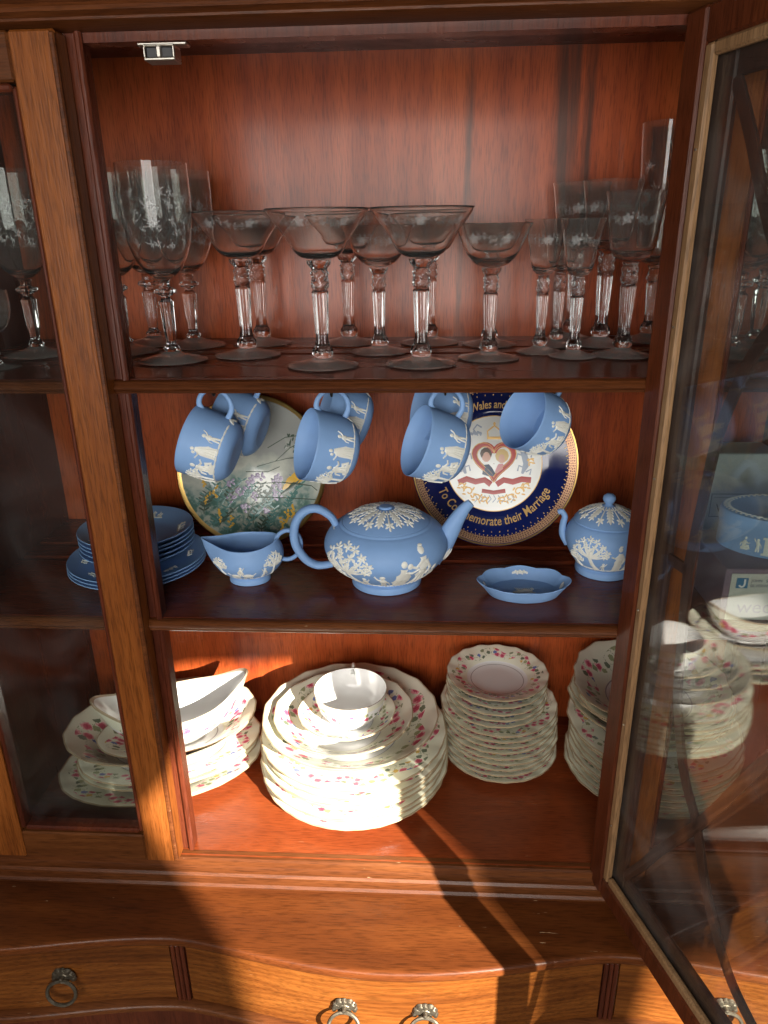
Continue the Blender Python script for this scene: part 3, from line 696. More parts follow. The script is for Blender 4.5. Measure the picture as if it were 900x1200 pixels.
# ================================================================== PLATES
def plate_mesh(name, Rr, h, well=.60, foot=.52, th=.003, mat=None, lobes=18, lob=.0045, depth=None, seg=144, deep=False, sq=0.):
    """profile runs from the centre of the face to the rim and back under"""
    if not deep:
        p = [(.0005, .0045, 0), (Rr * well * .55, .0045, well * .55), (Rr * well * .9, .0050, well * .9), (Rr * well * 1.0, .0075, well), (Rr * (well + .06), .0115, well + .06), (Rr * .85, h - .004, .85), (Rr * .95, h - .0012, .95), (Rr * .988, h - .0002, .988), (Rr, h - .0006, 1.0), (Rr * .998, h - .0022, 1.012),
             (Rr * .95, h - .0044, 1.05), (Rr * .80, h - .0095, 1.15), (Rr * (well + .03), .0060, 1.4), (Rr * foot * 1.04, .0035, 1.5), (Rr * foot, .0, 1.55), (Rr * foot * .95, .0, 1.6), (Rr * foot * .93, .0022, 1.62), (.0005, .0022, 2)]
    else:
        p = [(.0005, .0050, 0), (Rr * .40, .0052, .40), (Rr * .52, .0075, .52), (Rr * .62, .014, .62), (Rr * .74, h * .55, .74), (Rr * .88, h * .82, .88), (Rr * .96, h * .96, .96), (Rr * .99, h - .0002, .99), (Rr, h - .0006, 1.0), (Rr * .998, h - .0024, 1.012),
             (Rr * .93, h * .84, 1.06), (Rr * .80, h * .58, 1.2), (Rr * .66, h * .28, 1.35), (Rr * .52, .0042, 1.48), (Rr * .50, .0, 1.55), (Rr * .47, .0, 1.6), (Rr * .46, .0024, 1.62), (.0005, .0024, 2)]
    def m_(t, r, z, k):
        w = max(0, (r / Rr - .55) / .45); w = w * w
        s_ = 1 + w * (lob * cos(lobes * t) + lob * .45 * cos(2 * lobes * t))
        if sq: s_ *= 1 + sq * w * (-.5 * cos(4 * t) + .12)
        zz = z + w * (.0008 * cos(lobes * t) if lob else 0)
        return (r * s_ * cos(t), r * s_ * sin(t), zz)
    mb = MB().lathe(p, seg, m_)
    return mb.obj(name, mat or CH_DIN, None, angle=60)
SHARED = {}
def plate(key, name, label, loc, rotz, group, cat='plate', tilt=(0, 0), **kw):
    if key not in SHARED:
        o = plate_mesh(name, **kw); SHARED[key] = o
    else:
        o = bpy.data.objects.new(name, SHARED[key].data); COL.objects.link(o)
    return tag(o, label, cat, loc, (tilt[0], tilt[1], rotz), group)
def stack(key, name, n, x, y, z0, dz, group, where, jig=.0025, top0=0, total=None, cat='plate', **kw):
    for k in range(n):
        r2 = random.Random(hash((key, k)) if False else k * 17 + len(key) * 5 + n)
        lab = '%s %s' % (where, ORD[n - 1 - k])
        plate(key, name, lab, (x + r2.uniform(-jig, jig) * 1.4, y + r2.uniform(-jig, jig) * 1.4, z0 + k * dz + (r2.uniform(0, .0022) if 0 < k else 0)), r2.uniform(0, 6.28), group, cat=cat, **kw)
FZ = ZF + .0003
kw = dict(Rr=.1425, h=.0215, mat=CH_DIN)
for k, (dz_, dx_, dy_) in enumerate(((0, -.001, -.003), (.0092, .003, .001), (.0178, -.003, -.004), (.0310, .002, .002), (.0398, -.002, -.001), (.0490, .002, .001), (.0630, -.001, .001))):
    plate('dinner', 'dinner_plate', 'rose sprigged dinner plate in the centre pile, ' + ORD[6 - k], (-.107 + dx_, .934 + dy_, FZ + dz_), .8 * k, 'dinner plates in the centre pile of the bottom shelf', **kw)
ztop = FZ + 6 * .0105
plate('bigbowl', 'serving_bowl', 'large rose sprigged serving bowl resting on the dinner plates, holding smaller bowls', (-.112, .934, ztop + .0052), 1.1, None, 'bowl', Rr=.1340, h=.0450, mat=CH_BOWL, deep=True, lobes=16)
plate('midbowl', 'soup_bowl', 'medium rose sprigged soup bowl nested inside the large serving bowl', (-.122, .929, ztop + .0157), .3, None, 'bowl', Rr=.1060, h=.0400, mat=CH_BOWL, deep=True, lobes=14, lob=.005)
plate('fruit', 'fruit_bowl', 'small rose sprigged fruit bowl nested in the soup bowl under the cup', (-.117, .926, ztop + .0310), 2.2, None, 'bowl', Rr=.0735, h=.0290, mat=CH_BOWL, deep=True, lobes=6, lob=.008)
# tea cup on top
def cup_mesh(Rr, h, mat):
    p = [(.0005, .0062, 0), (Rr * .42, .0068, .3), (Rr * .66, .0150, .5), (Rr * .86, h * .50, .7), (Rr * .95, h * .80, .9), (Rr * .985, h - .0003, .985), (Rr, h - .0002, 1.0), (Rr * 1.0, h - .0010, 1.015),
         (Rr * .975, h * .80, 1.12), (Rr * .90, h * .50, 1.32), (Rr * .70, .0125, 1.48), (Rr * .50, .0042, 1.56), (Rr * .52, .0, 1.6), (Rr * .47, .0, 1.7), (Rr * .46, .003, 1.8), (.0005, .003, 2)]
    p2 = []
    for i in range(len(p) - 1):
        for k in range(3): t = k / 3; p2.append(tuple(p[i][j] * (1 - t) + p[i + 1][j] * t for j in range(3)))
    p2.append(p[-1]); return MB().lathe(p2, 64)
cup = thing('tea_cup', 'rose sprigged tea cup standing in the topmost small bowl of the centre pile', 'cup', (-.111, .932, ztop + .0365), (0, 0, R(92)))
cup_mesh(.0550, .0560, CH_CUP).obj('cup_body', CH_CUP, cup, angle=60)
pts = smooth_pts([(.0500, 0, .046), (.062, 0, .054), (.075, 0, .049), (.076, 0, .034), (.064, 0, .020), (.045, 0, .017)], 5)
MB().tube(pts, [.0032 if 3 < i < 22 else .0042 for i in range(len(pts))], 10, .8).obj('handle', CHW, cup)
# pile right of centre
stack('lowsaucer', 'side_plate', 9, .1205, .988, FZ, .0099, 'side plates in the pile right of centre', 'rose sprigged side plate in the pile right of centre,', .0018, Rr=.0915, h=.0185, mat=CH_DIN)
stack('saucer', 'saucer', 5, .1125, .988, FZ + 8 * .0099 + .0075, .0116, 'saucers on top of the pile right of centre', 'rose sprigged saucer on top of the pile right of centre,', .0014, Rr=.0785, h=.0200, mat=CH_SAU, lobes=16)
# pile behind the open door
stack('rdinner', 'dinner_plate', 8, .352, .955, FZ, .0106, 'dinner plates in the pile behind the open door', 'rose sprigged dinner plate in the pile behind the open door,', .002, Rr=.1265, h=.0200, mat=CH_DIN, lobes=14, lob=.008)
stack('rbowl', 'salad_bowl', 4, .342, .960, FZ + 8 * .0106 + .002, .0110, 'square-shouldered bowls on the pile behind the open door', 'scalloped square bowl on the pile behind the open door,', .002, cat='bowl', Rr=.1150, h=.0420, mat=CH_BOWL, deep=True, lobes=16, lob=.010, sq=.07)

# left pile: platters, deep dish and gravy boat
def oval(key, name, label, cat, loc, rot, sy, group=None, **kw):
    o = plate(key, name, label, loc, 0, group, cat=cat, **kw); o.rotation_euler = (0, 0, rot); o.scale = (1, sy, 1); return o
gp = 'oval platters under the gravy boat'
oval('plat1', 'oval_platter', 'largest oval rose sprigged platter at the bottom of the left pile', 'platter', (-.414, .928, FZ), R(17), .66, gp, Rr=.156, h=.021, mat=CH_DIN, lobes=16, seg=144)
oval('plat2', 'oval_platter', 'smaller oval platter in the left pile lying on the largest one', 'platter', (-.404, .938, FZ + .0130), R(19), .66, gp, Rr=.141, h=.020, mat=CH_DIN, lobes=16, seg=144)
oval('plat2', 'oval_platter', 'smaller oval platter in the left pile directly under the deep dish', 'platter', (-.402, .940, FZ + .0222), R(20), .66, gp, Rr=.141, h=.020, mat=CH_DIN, lobes=16, seg=144)
oval('dish', 'oval_dish', 'deep oval vegetable dish in the left pile holding the gravy boat', 'dish', (-.410, .938, FZ + .0370), R(19), .74, None, Rr=.146, h=.053, mat=CH_BOWL, deep=True, lobes=16, seg=144)
boat = thing('gravy_boat', 'white double-lipped gravy boat on its oval stand, half behind the left door stile', 'gravy boat', (-.388, .935, FZ + .0500), (0, 0, R(22)))
st = plate_mesh('stand', .118, .030, mat=CH_SAU, lobes=8, seg=144); st.parent = boat; st.scale = (1, .62, 1)
def boat_mesh():
    a, b_, h = .094, .057, .064
    p = [(.0005, .010, 0), (.34, .0105, .3), (.55, .016, .5), (.74, .028, .7), (.88, .042, .85), (.97, h - .001, .985), (1.0, h, 1.0), (1.005, h - .0018, 1.015), (.93, .041, 1.16), (.80, .026, 1.34), (.62, .0125, 1.45), (.44, .007, 1.52), (.40, .003, 1.56), (.44, .0, 1.6), (.0005, .0, 2)]
    q = smooth_pts(p, 3)
    def m_(t, r, z, k):
        c = cos(t); w = max(0, z / h); lip = abs(c) ** 9 * w * w
        x = r * a * c * (1 + .24 * lip); y = r * b_ * (1 if sin(t) > 0 else -1) * abs(sin(t)) ** .86
        return (x, y, z + (.010 * c * c + .020 * abs(c) ** 8) * w * w * w - .002 * w * w * (1 - abs(c)))
    return MB().lathe(q, 96, m_)
CH_BOAT = china('rose sprigged gravy boat china', 30, 2.2, 1.04, 1.34, -1, 1.0, .7, seed=11.2, sprays=6)
bo = boat_mesh().obj('boat_body', CH_BOAT, boat, angle=60); bo.location.z = .007

# ================================================================== BLUE STONEWARE
SZ = Z2 + .0003
def figure(mb, mp, x, y, s, kind, flip=1, h=.0011):
    F = lambda a, c: (x + a * s * flip, y + c * s)
    def st_(pts, w, hh=h): mb.stroke(mp, [F(*p) for p in pts], [q * s for q in w] if isinstance(w, (list, tuple)) else w * s, hh)
    def bl(a, c, rx, ry, rot=0, hh=h): q = F(a, c); mb.blob(mp, q[0], q[1], rx * s, ry * s, rot * flip, hh, 10)
    if kind == 'robed':
        st_([(0, 0), (.0, .2), (.02, .45), (0, .62), (.01, .78)], [.38, .33, .27, .22, .13]); bl(.02, .90, .065, .085)
        for k in (-1, 0, 1): st_([(.11 * k, .02), (.08 * k, .3), (.03 * k + .02, .55)], .035, h * 1.7)
        st_([(.02, .72), (.14, .60), (.26, .66)], [.09, .07, .05], h * 1.3); st_([(-.04, .72), (-.13, .55), (-.10, .38)], [.09, .07, .05], h * 1.3); bl(.0, .98, .05, .03)
    elif kind == 'pair':
        st_([(-.1, 0), (-.1, .3), (-.04, .55), (-.02, .76)], [.36, .34, .28, .16]); bl(-.02, .86, .065, .08)
        st_([(.08, .0), (.06, .3), (.07, .5), (.03, .68)], [.26, .24, .2, .12]); bl(.10, .80, .06, .07)
        for k in range(4): st_([(-.2 + .1 * k, .03), (-.14 + .06 * k, .4)], .03, h * 1.7)
        st_([(.0, .66), (.15, .62), (.3, .70)], [.08, .06, .05], h * 1.3)
    elif kind == 'child':
        st_([(-.08, 0), (-.06, .28), (0, .42)], [.10, .13, .18]); st_([(.1, 0), (.06, .25), (0, .42)], [.10, .13, .18]); bl(0, .55, .14, .19); bl(.02, .82, .10, .11)
        st_([(.05, .62), (.2, .74), (.28, .92)], [.09, .07, .05]); st_([(-.08, .6), (-.2, .46), (-.22, .3)], [.08, .06, .05])
    elif kind == 'seated':
        st_([(-.25, .04), (0, .12), (.25, .05)], [.18, .3, .16]); st_([(-.02, .15), (-.05, .4), (.0, .6)], [.34, .28, .16]); bl(.02, .72, .08, .10)
        st_([(.02, .52), (.2, .42), (.34, .5)], [.10, .08, .06], h * 1.3); st_([(.0, .2), (.22, .26), (.3, .06)], [.18, .16, .1]); st_([(-.1, .45), (-.26, .38), (-.3, .2)], [.1, .07, .05])
        for k in range(3): st_([(-.12 + .1 * k, .08), (-.08 + .07 * k, .34)], .03, h * 1.6)
    elif kind == 'dog':
        bl(0, .3, .34, .17, .1); bl(.34, .52, .13, .11); bl(.30, .66, .04, .08)
        for a in (-.24, -.14, .16, .26): st_([(a, .25), (a + .02, 0)], [.11, .06])
        st_([(-.3, .36), (-.44, .52)], [.08, .03])
    elif kind == 'reclining':
        st_([(-.6, .10), (-.2, .16), (.2, .16), (.45, .28)], [.16, .28, .3, .22]); bl(.50, .50, .10, .12); st_([(.3, .3), (.1, .45), (-.1, .42)], [.12, .09, .05]); st_([(-.7, .02), (.6, .02)], .08)
        for k in range(9): st_([(-.3 + .06 * k, .25), (-.5 + .12 * k, .62)], [.07, .02], h * .7)
    elif kind in ('tree', 'smalltree'):
        rr = random.Random(3); st_([(.14, 0), (.05, .2), (0, .42), (.03, .62)], [.20, .12, .10, .06], h * 1.5)
        ends = [(-.30, .72), (-.16, .84), (.0, .90), (.16, .86), (.30, .76), (.40, .62), (-.38, .58), (-.08, .72), (.12, .72), (.24, .60), (-.22, .60), (.36, .50), (.02, .62)]
        for ex, ey in ends:
            st_([(0.0, .42), (ex * .5, (.42 + ey) / 2 - .02), (ex, ey)], [.075, .05, .03])
            for k in range(7):
                an = k * pi / 3.5 + rr.uniform(-.4, .4); ra = rr.uniform(.035, .07); bl(ex + ra * cos(an), ey + ra * sin(an), .042, .020, an, h * rr.uniform(.8, 1.5))
def revmap(prof, R0, z0):
    """(s, t): s round the axis, t = z0 + distance measured along the profile above height z0; h along the normal"""
    P = [Vector((a[0], a[1])) for a in prof if a[1] >= z0]
    cum = [0.]
    for a, b_ in zip(P, P[1:]): cum.append(cum[-1] + (b_ - a).length)
    def f(s_, t, h):
        t = max(-.002, min(t - z0, cum[-1] - 1e-5)); k = 0
        while k < len(P) - 2 and cum[k + 1] < t: k += 1
        d = (P[k + 1] - P[k]).normalized(); q = P[k] + d * (t - cum[k]); nrm = Vector((d.y, -d.x)); q = q + nrm * (h - .0001)
        return (q.x * cos(s_ / R0 - pi / 2), q.x * sin(s_ / R0 - pi / 2), q.y)
    return f
def radfn(prof):
    def f(z):
        for a, b_ in zip(prof, prof[1:]):
            if min(a[1], b_[1]) <= z <= max(a[1], b_[1]) and abs(a[1] - b_[1]) > 1e-9: return a[0] + (b_[0] - a[0]) * (z - a[1]) / (b_[1] - a[1])
        return prof[-1][0]
    return f
def lid_leaves(mb, prof, n, r0, r1, h=.0009):
    """radiating leaves on a domed lid"""
    def zf(r):
        for a, b_ in zip(prof, prof[1:]):
            lo, hi = sorted((a[0], b_[0]))
            if lo <= r <= hi and hi - lo > 1e-9: return a[1] + (b_[1] - a[1]) * (r - a[0]) / (b_[0] - a[0])
        return prof[0][1]
    for k in range(n):
        an = 2 * pi * k / n + .12; ca, sa = cos(an), sin(an)
        mp = lambda x, y, hh, ca=ca, sa=sa: (x * ca - y * sa, x * sa + y * ca, zf(math.hypot(x, y)) + hh)
        L = r1 - r0
        if k % 2 == 0:
            mb.stroke(mp, [(r0 + L * q / 6, 0) for q in range(7)], [L * .06, L * .14, L * .24, L * .29, L * .25, L * .15, L * .02], h)
            for q in range(1, 6):
                for sd_ in (-1, 1): mb.blob(mp, r0 + L * q / 6, sd_ * L * .105, L * .085, L * .035, sd_ * .7, h * 1.3, 8)
        else:
            mb.stroke(mp, [(r0 + L * q / 5, 0) for q in range(6)], [L * .05, L * .055, L * .06, L * .07, L * .08, L * .06], h)
            for q, (dx, dy, ro) in enumerate(((.90, .09, .8), (.90, -.09, -.8), (1.0, 0, 0), (.80, .07, 2.2), (.80, -.07, -2.2))): mb.blob(mp, r0 + L * dx, L * dy, L * .10, L * .045, ro, h * 1.4, 8)

# --- teapot
tp_out = [(.0440, 0), (.0455, .0015), (.0450, .0080), (.0410, .0110), (.0425, .0130), (.0560, .0210), (.0680, .0315), (.0770, .0440), (.0800, .0540), (.0785, .0640), (.0725, .0740), (.0640, .0810), (.0590, .0835)]
tpo = smooth_pts(tp_out, 4)
tea = thing('teapot', 'squat pale blue stoneware teapot with white relief tree and figures on the middle shelf', 'teapot', (-.0505, .872, SZ), (0, 0, R(3)))
body = MB().lathe([(.0005, .002), (.040, .002)] + tpo + [(.0585, .0850), (.0562, .0862), (.0540, .0850), (.0530, .080), (.0005, .078)], 80)
body.obj('body', BLUE, tea, angle=50)
lidp = [(.0555, .0845), (.0553, .0865), (.0500, .0905), (.0400, .0955), (.0280, .0995), (.0150, .1020), (.0085, .1030)]
lid = MB().lathe([(.0005, .084)] + lidp + [(.0085, .1045), (.0075, .1056), (.0005, .1058)], 72).obj('lid', BLUE, tea, angle=40)
mb = MB(); lid_leaves(mb, lidp, 20, .012, .047); mb.obj('lid_relief', CREAM, lid, kind='stuff')
pts = smooth_pts([(-.062, .0, .074), (-.070, 0, .0915), (-.088, 0, .103), (-.106, 0, .098), (-.1175, 0, .079), (-.1175, 0, .054), (-.106, 0, .033), (-.090, 0, .0235), (-.070, 0, .0255)], 6)
MB().tube(pts, [.0060 + .0018 * sin(pi * i / (len(pts) - 1)) for i in range(len(pts))], 14, .75).obj('handle', BLUE, tea)
# spout: tapered, cut obliquely at the lip
pts = smooth_pts([(.058, 0, .040), (.070, 0, .050), (.0805, 0, .066), (.0910, 0, .086), (.1000, 0, .1000), (.1085, 0, .1085)], 6); n = len(pts)
MB().tube(pts, [.0205 - .0150 * (i / (n - 1)) ** .75 for i in range(n)], 18, .80).obj('spout', BLUE, tea)
mb = MB(); mp = revmap(tpo, .074, .0155)
figure(mb, mp, -.052, .0185, .078, 'tree'); figure(mb, mp, -.030, .0185, .030, 'child'); figure(mb, mp, -.004, .0185, .038, 'child', -1)
figure(mb, mp, .022, .0185, .060, 'pair'); figure(mb, mp, .046, .0185, .074, 'robed', -1); figure(mb, mp, .066, .0185, .044, 'child', -1)
figure(mb, mp, -.080, .0185, .044, 'smalltree')
for k in range(40): mb.blob(mp, 2 * pi * .074 * k / 40, .0178 + .0004 * (k % 3), .0075, .0015, 0, .0011, 8)
# leaf collars at the handle and spout roots
mph = lambda x, y, h: (-.0640 - x * .9 - (0) , y, .0745 + x * .9 + h * 1.2)
for k in range(7): mb.blob(lambda x, y, h: (-.0655 - .0000 * x + y * 0 - h * .6, x, .0770 - y * .9 + h), -.009 + .003 * k, .0, .0022, .0060, .2 * (k - 3), .0022, 8)
def sprmap(s_, t_, h):      # collar round the spout root
    i = 4 + s_; k = int(max(0, min(n - 2, i))); c = Vector(pts[k]).lerp(Vector(pts[k + 1]), i - k); rr = (.0205 - .0150 * (i / (n - 1)) ** .75) + h
    d = (Vector(pts[k + 1]) - Vector(pts[k])).normalized(); a = Vector((0, 0, 1)); a = (a - d * a.dot(d)).normalized(); b2 = d.cross(a)
    return c + a * rr * cos(t_) + b2 * rr * .8 * sin(t_)
for k in range(16): mb.blob(sprmap, 1.6, 2 * pi * k / 16, 2.6, .16, 0, .0014, 8)
mb.stroke(sprmap, [(.0, 2 * pi * k / 24) for k in range(25)], .8, .0012)
mb.obj('relief_frieze', CREAM, tea, kind='stuff')

# --- sugar bowl
su_out = [(.0350, 0), (.0362, .0015), (.0358, .0080), (.0330, .0105), (.0345, .0130), (.0430, .0230), (.0500, .0370), (.0522, .0490), (.0505, .0600), (.0450, .0690), (.0420, .0715)]
suo = smooth_pts(su_out, 4)
sug = thing('sugar_bowl', 'round pale blue stoneware sugar bowl with knobbed lid, half hidden by the open door', 'sugar bowl', (.2395, .912, SZ), (0, 0, R(-14)))
MB().lathe([(.0005, .002), (.032, .002)] + suo + [(.0415, .0722), (.0395, .0718), (.0005, .068)], 72).obj('body', BLUE, sug, angle=50)
slp = [(.0425, .0725), (.0428, .0740), (.0380, .0790), (.0290, .0850), (.0180, .0900), (.0080, .0930), (.0050, .0945)]
sl = MB().lathe([(.0005, .072)] + slp + [(.0045, .0960), (.0068, .0985), (.0082, .1020), (.0076, .1060), (.0045, .1088), (.0005, .1096)], 56).obj('lid', BLUE, sug, angle=45)
mb = MB(); lid_leaves(mb, slp, 16, .009, .037); mb.obj('lid_relief', CREAM, sl, kind='stuff')
for sg in (-1, 1):
    pts2 = smooth_pts([(sg * .048, 0, .034), (sg * .0555, 0, .047), (sg * .0560, 0, .062), (sg * .0545, 0, .072), (sg * .0590, 0, .079), (sg * .0635, 0, .0775)], 5)
    MB().tube(pts2, [.0052 - .0018 * i / (len(pts2) - 1) for i in range(len(pts2))], 12).obj('handle', BLUE, sug)
mb = MB(); mp = revmap(suo, .049, .0145)
figure(mb, mp, -.018, .017, .054, 'tree'); figure(mb, mp, .000, .017, .018, 'child'); figure(mb, mp, .020, .017, .044, 'robed', -1); figure(mb, mp, -.040, .017, .028, 'smalltree'); figure(mb, mp, .040, .017, .040, 'pair')
for k in range(30): mb.blob(mp, 2 * pi * .049 * k / 30, .0160 + .0003 * (k % 3), .0066, .0012, 0, .0009, 8)
mb.obj('relief_frieze', CREAM, sug, kind='stuff')

# --- cream jug
cr_out = [(.0245, 0), (.0255, .0012), (.0250, .0060), (.0228, .0085), (.0240, .0100), (.0350, .0170), (.0420, .0270), (.0440, .0370), (.0425, .0460), (.0395, .0530), (.0385, .0560)]
cro = smooth_pts(cr_out, 4)
jug = thing('cream_jug', 'low pale blue stoneware cream jug with pointed lip, between plate pile and teapot', 'jug', (-.2330, .872, SZ), (0, 0, R(2)))
def jm(t, r, z, k):
    w = max(0, (z - .024) / .032); c = cos(t); x = r * c * 1.06; y = r * sin(t) * .92
    if c < 0: lip = max(0, -c) ** 7 * w ** 1.3; x -= lip * .0200; y *= (1 - .45 * lip); z += lip * .004
    else: z += w * w * c * c * .004
    return (x, y, z - .003 * w * abs(sin(t)))
MB().lathe([(.0005, .002), (.022, .002)] + cro + [(.0378, .0570), (.0368, .0560), (.0372, .0520), (.0400, .0440), (.0410, .0360), (.0390, .0270), (.0320, .0180), (.0200, .0130), (.0005, .0120)], 80, jm).obj('body', BLUE, jug, angle=60)
pts2 = smooth_pts([(.036, 0, .050), (.041, 0, .063), (.053, 0, .070), (.066, 0, .065), (.0705, 0, .050), (.065, 0, .036), (.054, 0, .029), (.043, 0, .030)], 5)
MB().tube(pts2, .0036, 12, .8).obj('handle', BLUE, jug)
rf3 = radfn(cro); mb = MB()
def jmp(s_, z, h):
    q = jm(s_ / .043 - pi / 2, rf3(z) + h - .0001, z, 0); return q
figure(mb, jmp, -.012, .0135, .021, 'dog'); figure(mb, jmp, .006, .0135, .023, 'dog', -1); figure(mb, jmp, -.003, .020, .018, 'child'); figure(mb, jmp, -.032, .020, .026, 'smalltree'); figure(mb, jmp, .028, .015, .018, 'child', -1); figure(mb, jmp, .041, .016, .034, 'smalltree')
for k in range(26): mb.blob(jmp, 2 * pi * .043 * k / 26, .0130, .0065, .0011, 0, .0009, 8)
mb.obj('relief_frieze', CREAM, jug, kind='stuff')

# --- fluted oval tray
tray = thing('oval_tray', 'small fluted oval pale blue dish with white relief, lying below the cobalt plate', 'dish', (.1250, .8420, SZ), (0, 0, R(1)))
def tm(t, r, z, k):
    w = max(0, z / .018); fl = 1 + w * (.06 * abs(cos(4 * t)) ** .7 - .04) + w * .025 * abs(cos(t)) ** 14
    return (r * cos(t) * fl, r * .70 * sin(t) * fl, z + w * .0008 * cos(8 * t))
MB().lathe([(.0005, .0), (.0420, .0), (.0445, .0010), (.0500, .0090), (.0570, .0178), (.0563, .0186), (.0552, .0178), (.0485, .0095), (.0435, .0036), (.0005, .0030)], 112, tm).obj('body', BLUE, tray, angle=50)
mb = MB(); mp = lambda x, y, h: (x, y, .0031 + h)
figure(mb, mp, .001, -.007, .022, 'reclining', 1, .0012)
for sg in (-1, 1): mb.blob(lambda x, y, h: (sg * (.0478 + (y) * .8), x, .0092 + y * 1.0 + h), 0, 0, .0035, .0035, 0, .0012, 8); mb.blob(lambda x, y, h: (sg * (.0490 + y * .8), x, .0110 + y + h), .003, 0, .002, .003, 0, .0012, 8)
for k in range(7): mb.blob(lambda x, y, h: (x, .0353 + y * .5 - h, .0110 + y + h * .4), -.009 + .003 * k, .001 * (k % 2), .0021, .0030, .3 * (k - 3), .0011, 8)
mb.obj('relief_motifs', CREAM, tray, kind='stuff')

# --- plate stacks
def blue_plate_mesh(name, Rr, h):
    p = [(.0005, .0030), (Rr * .60, .0030), (Rr * .66, .0045), (Rr * .80, h * .60), (Rr * .97, h - .0006), (Rr * .992, h), (Rr, h - .0010), (Rr * .97, h - .0030), (Rr * .78, h * .42), (Rr * .62, .0008), (Rr * .6, 0), (.0005, .0004)]
    return MB().lathe(p, 72).obj(name, BLUE, None, angle=60), p
o1, pp1 = blue_plate_mesh('tea_plate', .0918, .0125)
o2, pp2 = blue_plate_mesh('saucer', .0768, .0185)
def face_relief(parent, prof, Rr, n, ph, sz):
    mb = MB()
    def zf(r):
        for a, b_ in zip(prof[:6], prof[1:6]):
            if a[0] <= r <= b_[0]: return a[1] + (b_[1] - a[1]) * (r - a[0]) / (b_[0] - a[0])
        return prof[5][1]
    for k in range(n):
        an = ph + 2 * pi * k / n
        mp = lambda x, y, h, an=an: ((Rr * .72 + y) * cos(an) + x * sin(an), (Rr * .72 + y) * sin(an) - x * cos(an), zf(math.hypot(Rr * .72 + y, x)) + h)
        for fx, kd in ((-.8, 'child'), (0, 'pair'), (.8, 'seated')): figure(mb, mp, fx * sz, 0, sz, kd, 1, .0012)
        mb.stroke(mp, [(-1.2 * sz, -.03 * sz), (1.2 * sz, -.03 * sz)], sz * .1, .0012)
    return mb.obj('relief_motifs', CREAM, parent, kind='stuff')
for k in range(3):
    o = o1 if k == 0 else bpy.data.objects.new('tea_plate', o1.data)
    if k: COL.objects.link(o)
    tag(o, 'pale blue stoneware tea plate in the lower left pile, ' + ['bottommost', 'middle one of the three', 'uppermost, just under the smaller saucers'][k], 'plate', (-.396 + .001 * k, .902 - .0012 * k, SZ + k * .0056), (0, 0, 0), 'blue tea plates at the bottom of the left pile')
    face_relief(o, pp1, .0918, 8, .3 + .35 * k, .0085)
for k in range(5):
    o = o2 if k == 0 else bpy.data.objects.new('saucer', o2.data)
    if k: COL.objects.link(o)
    tag(o, 'pale blue stoneware saucer in the upper left pile, ' + ORD[4 - k], 'saucer', (-.399 + .0008 * (k % 2), .916 + .0009 * (k % 3), SZ + .0112 + .0036 + k * .0062), (0, 0, 0), 'blue saucers stacked on the tea plates')
    if k == 4: face_relief(o, pp2, .0768, 5, .25, .0115)

# --- hanging cups
cup_prof = [(.0200, 0), (.0225, .0), (.0300, .0020), (.0365, .0075), (.0400, .0150), (.0420, .0280), (.0432, .0450), (.0440, .0600)]
cpo = smooth_pts(cup_prof, 4)
cup_in = [(.0436, .0606), (.0428, .0600), (.0418, .0450), (.0406, .0280), (.0385, .0155), (.0340, .0085), (.0005, .0060)]
rfc = radfn(cpo)
mbc = MB().lathe([(.0005, .0008)] + cpo + cup_in, 72)
hp = smooth_pts([(.0405, 0, .0520), (.0480, 0, .0585), (.0600, 0, .0570), (.0690, 0, .0470), (.0700, 0, .0350), (.0640, 0, .0240), (.0530, 0, .0180), (.0395, 0, .0200)], 5)
mbh = MB().tube(hp, [.0031 + .0006 * cos(2 * pi * i / (len(hp) - 1)) for i in range(len(hp))], 12, .85)
mbr = MB(); mp = lambda s_, z, h: ((rfc(z) + h - .0001) * cos(s_ / .043), (rfc(z) + h - .0001) * sin(s_ / .043), z)
C_ = 2 * pi * .043
for i, (s0, kd, sz, fl) in enumerate(((.16, 'tree', .034, 1), (.23, 'seated', .034, 1), (.30, 'pair', .032, 1), (.385, 'dog', .020, 1), (.44, 'seated', .034, -1), (.54, 'robed', .034, 1), (.62, 'smalltree', .034, -1), (.69, 'seated', .034, 1), (.77, 'pair', .033, -1), (.84, 'child', .024, 1))):
    figure(mbr, mp, C_ * s0, .0140, sz, kd, fl, .0012)
for k in range(28):
    if .06 < k / 28 < .94: mbr.blob(mp, C_ * k / 28, .0130, .0058, .0012, 0, .0010, 8)
for k in range(5): mbr.blob(mp, -.006 + .003 * k, .0155 - .0015 * abs(k - 2), .0020, .0042, .25 * (k - 2), .0012, 8)
cup0 = None
hookm = simple('dark cup hook', (.05, .04, .03), .4, .8)
CUPS = [(-.262, .860, -.246, 18, -4, 'pale blue relief cup hanging at far left, nearest one, its base turned to the viewer'), (-.2440, .938, -.2370, 18, -8, 'pale blue relief cup hanging behind the far left cup in front of the bird plate'),
        (-.118, .860, -.2480, 16.5, 24, 'pale blue relief cup hanging at the front above the teapot handle, second from the left'), (-.1060, .942, -.2300, 22, 12, 'pale blue relief cup hanging behind the cup above the teapot handle'),
        (.0155, .860, -.2460, 20, 17, 'pale blue relief cup hanging at the front over the left rim of the cobalt plate'), (.0230, .938, -.2240, 13, 18, 'pale blue relief cup hanging behind the cup at the left rim of the cobalt plate'),
        (.1390, .900, -.2260, 24, 27, 'pale blue relief cup hanging alone over the right rim of the cobalt plate')]
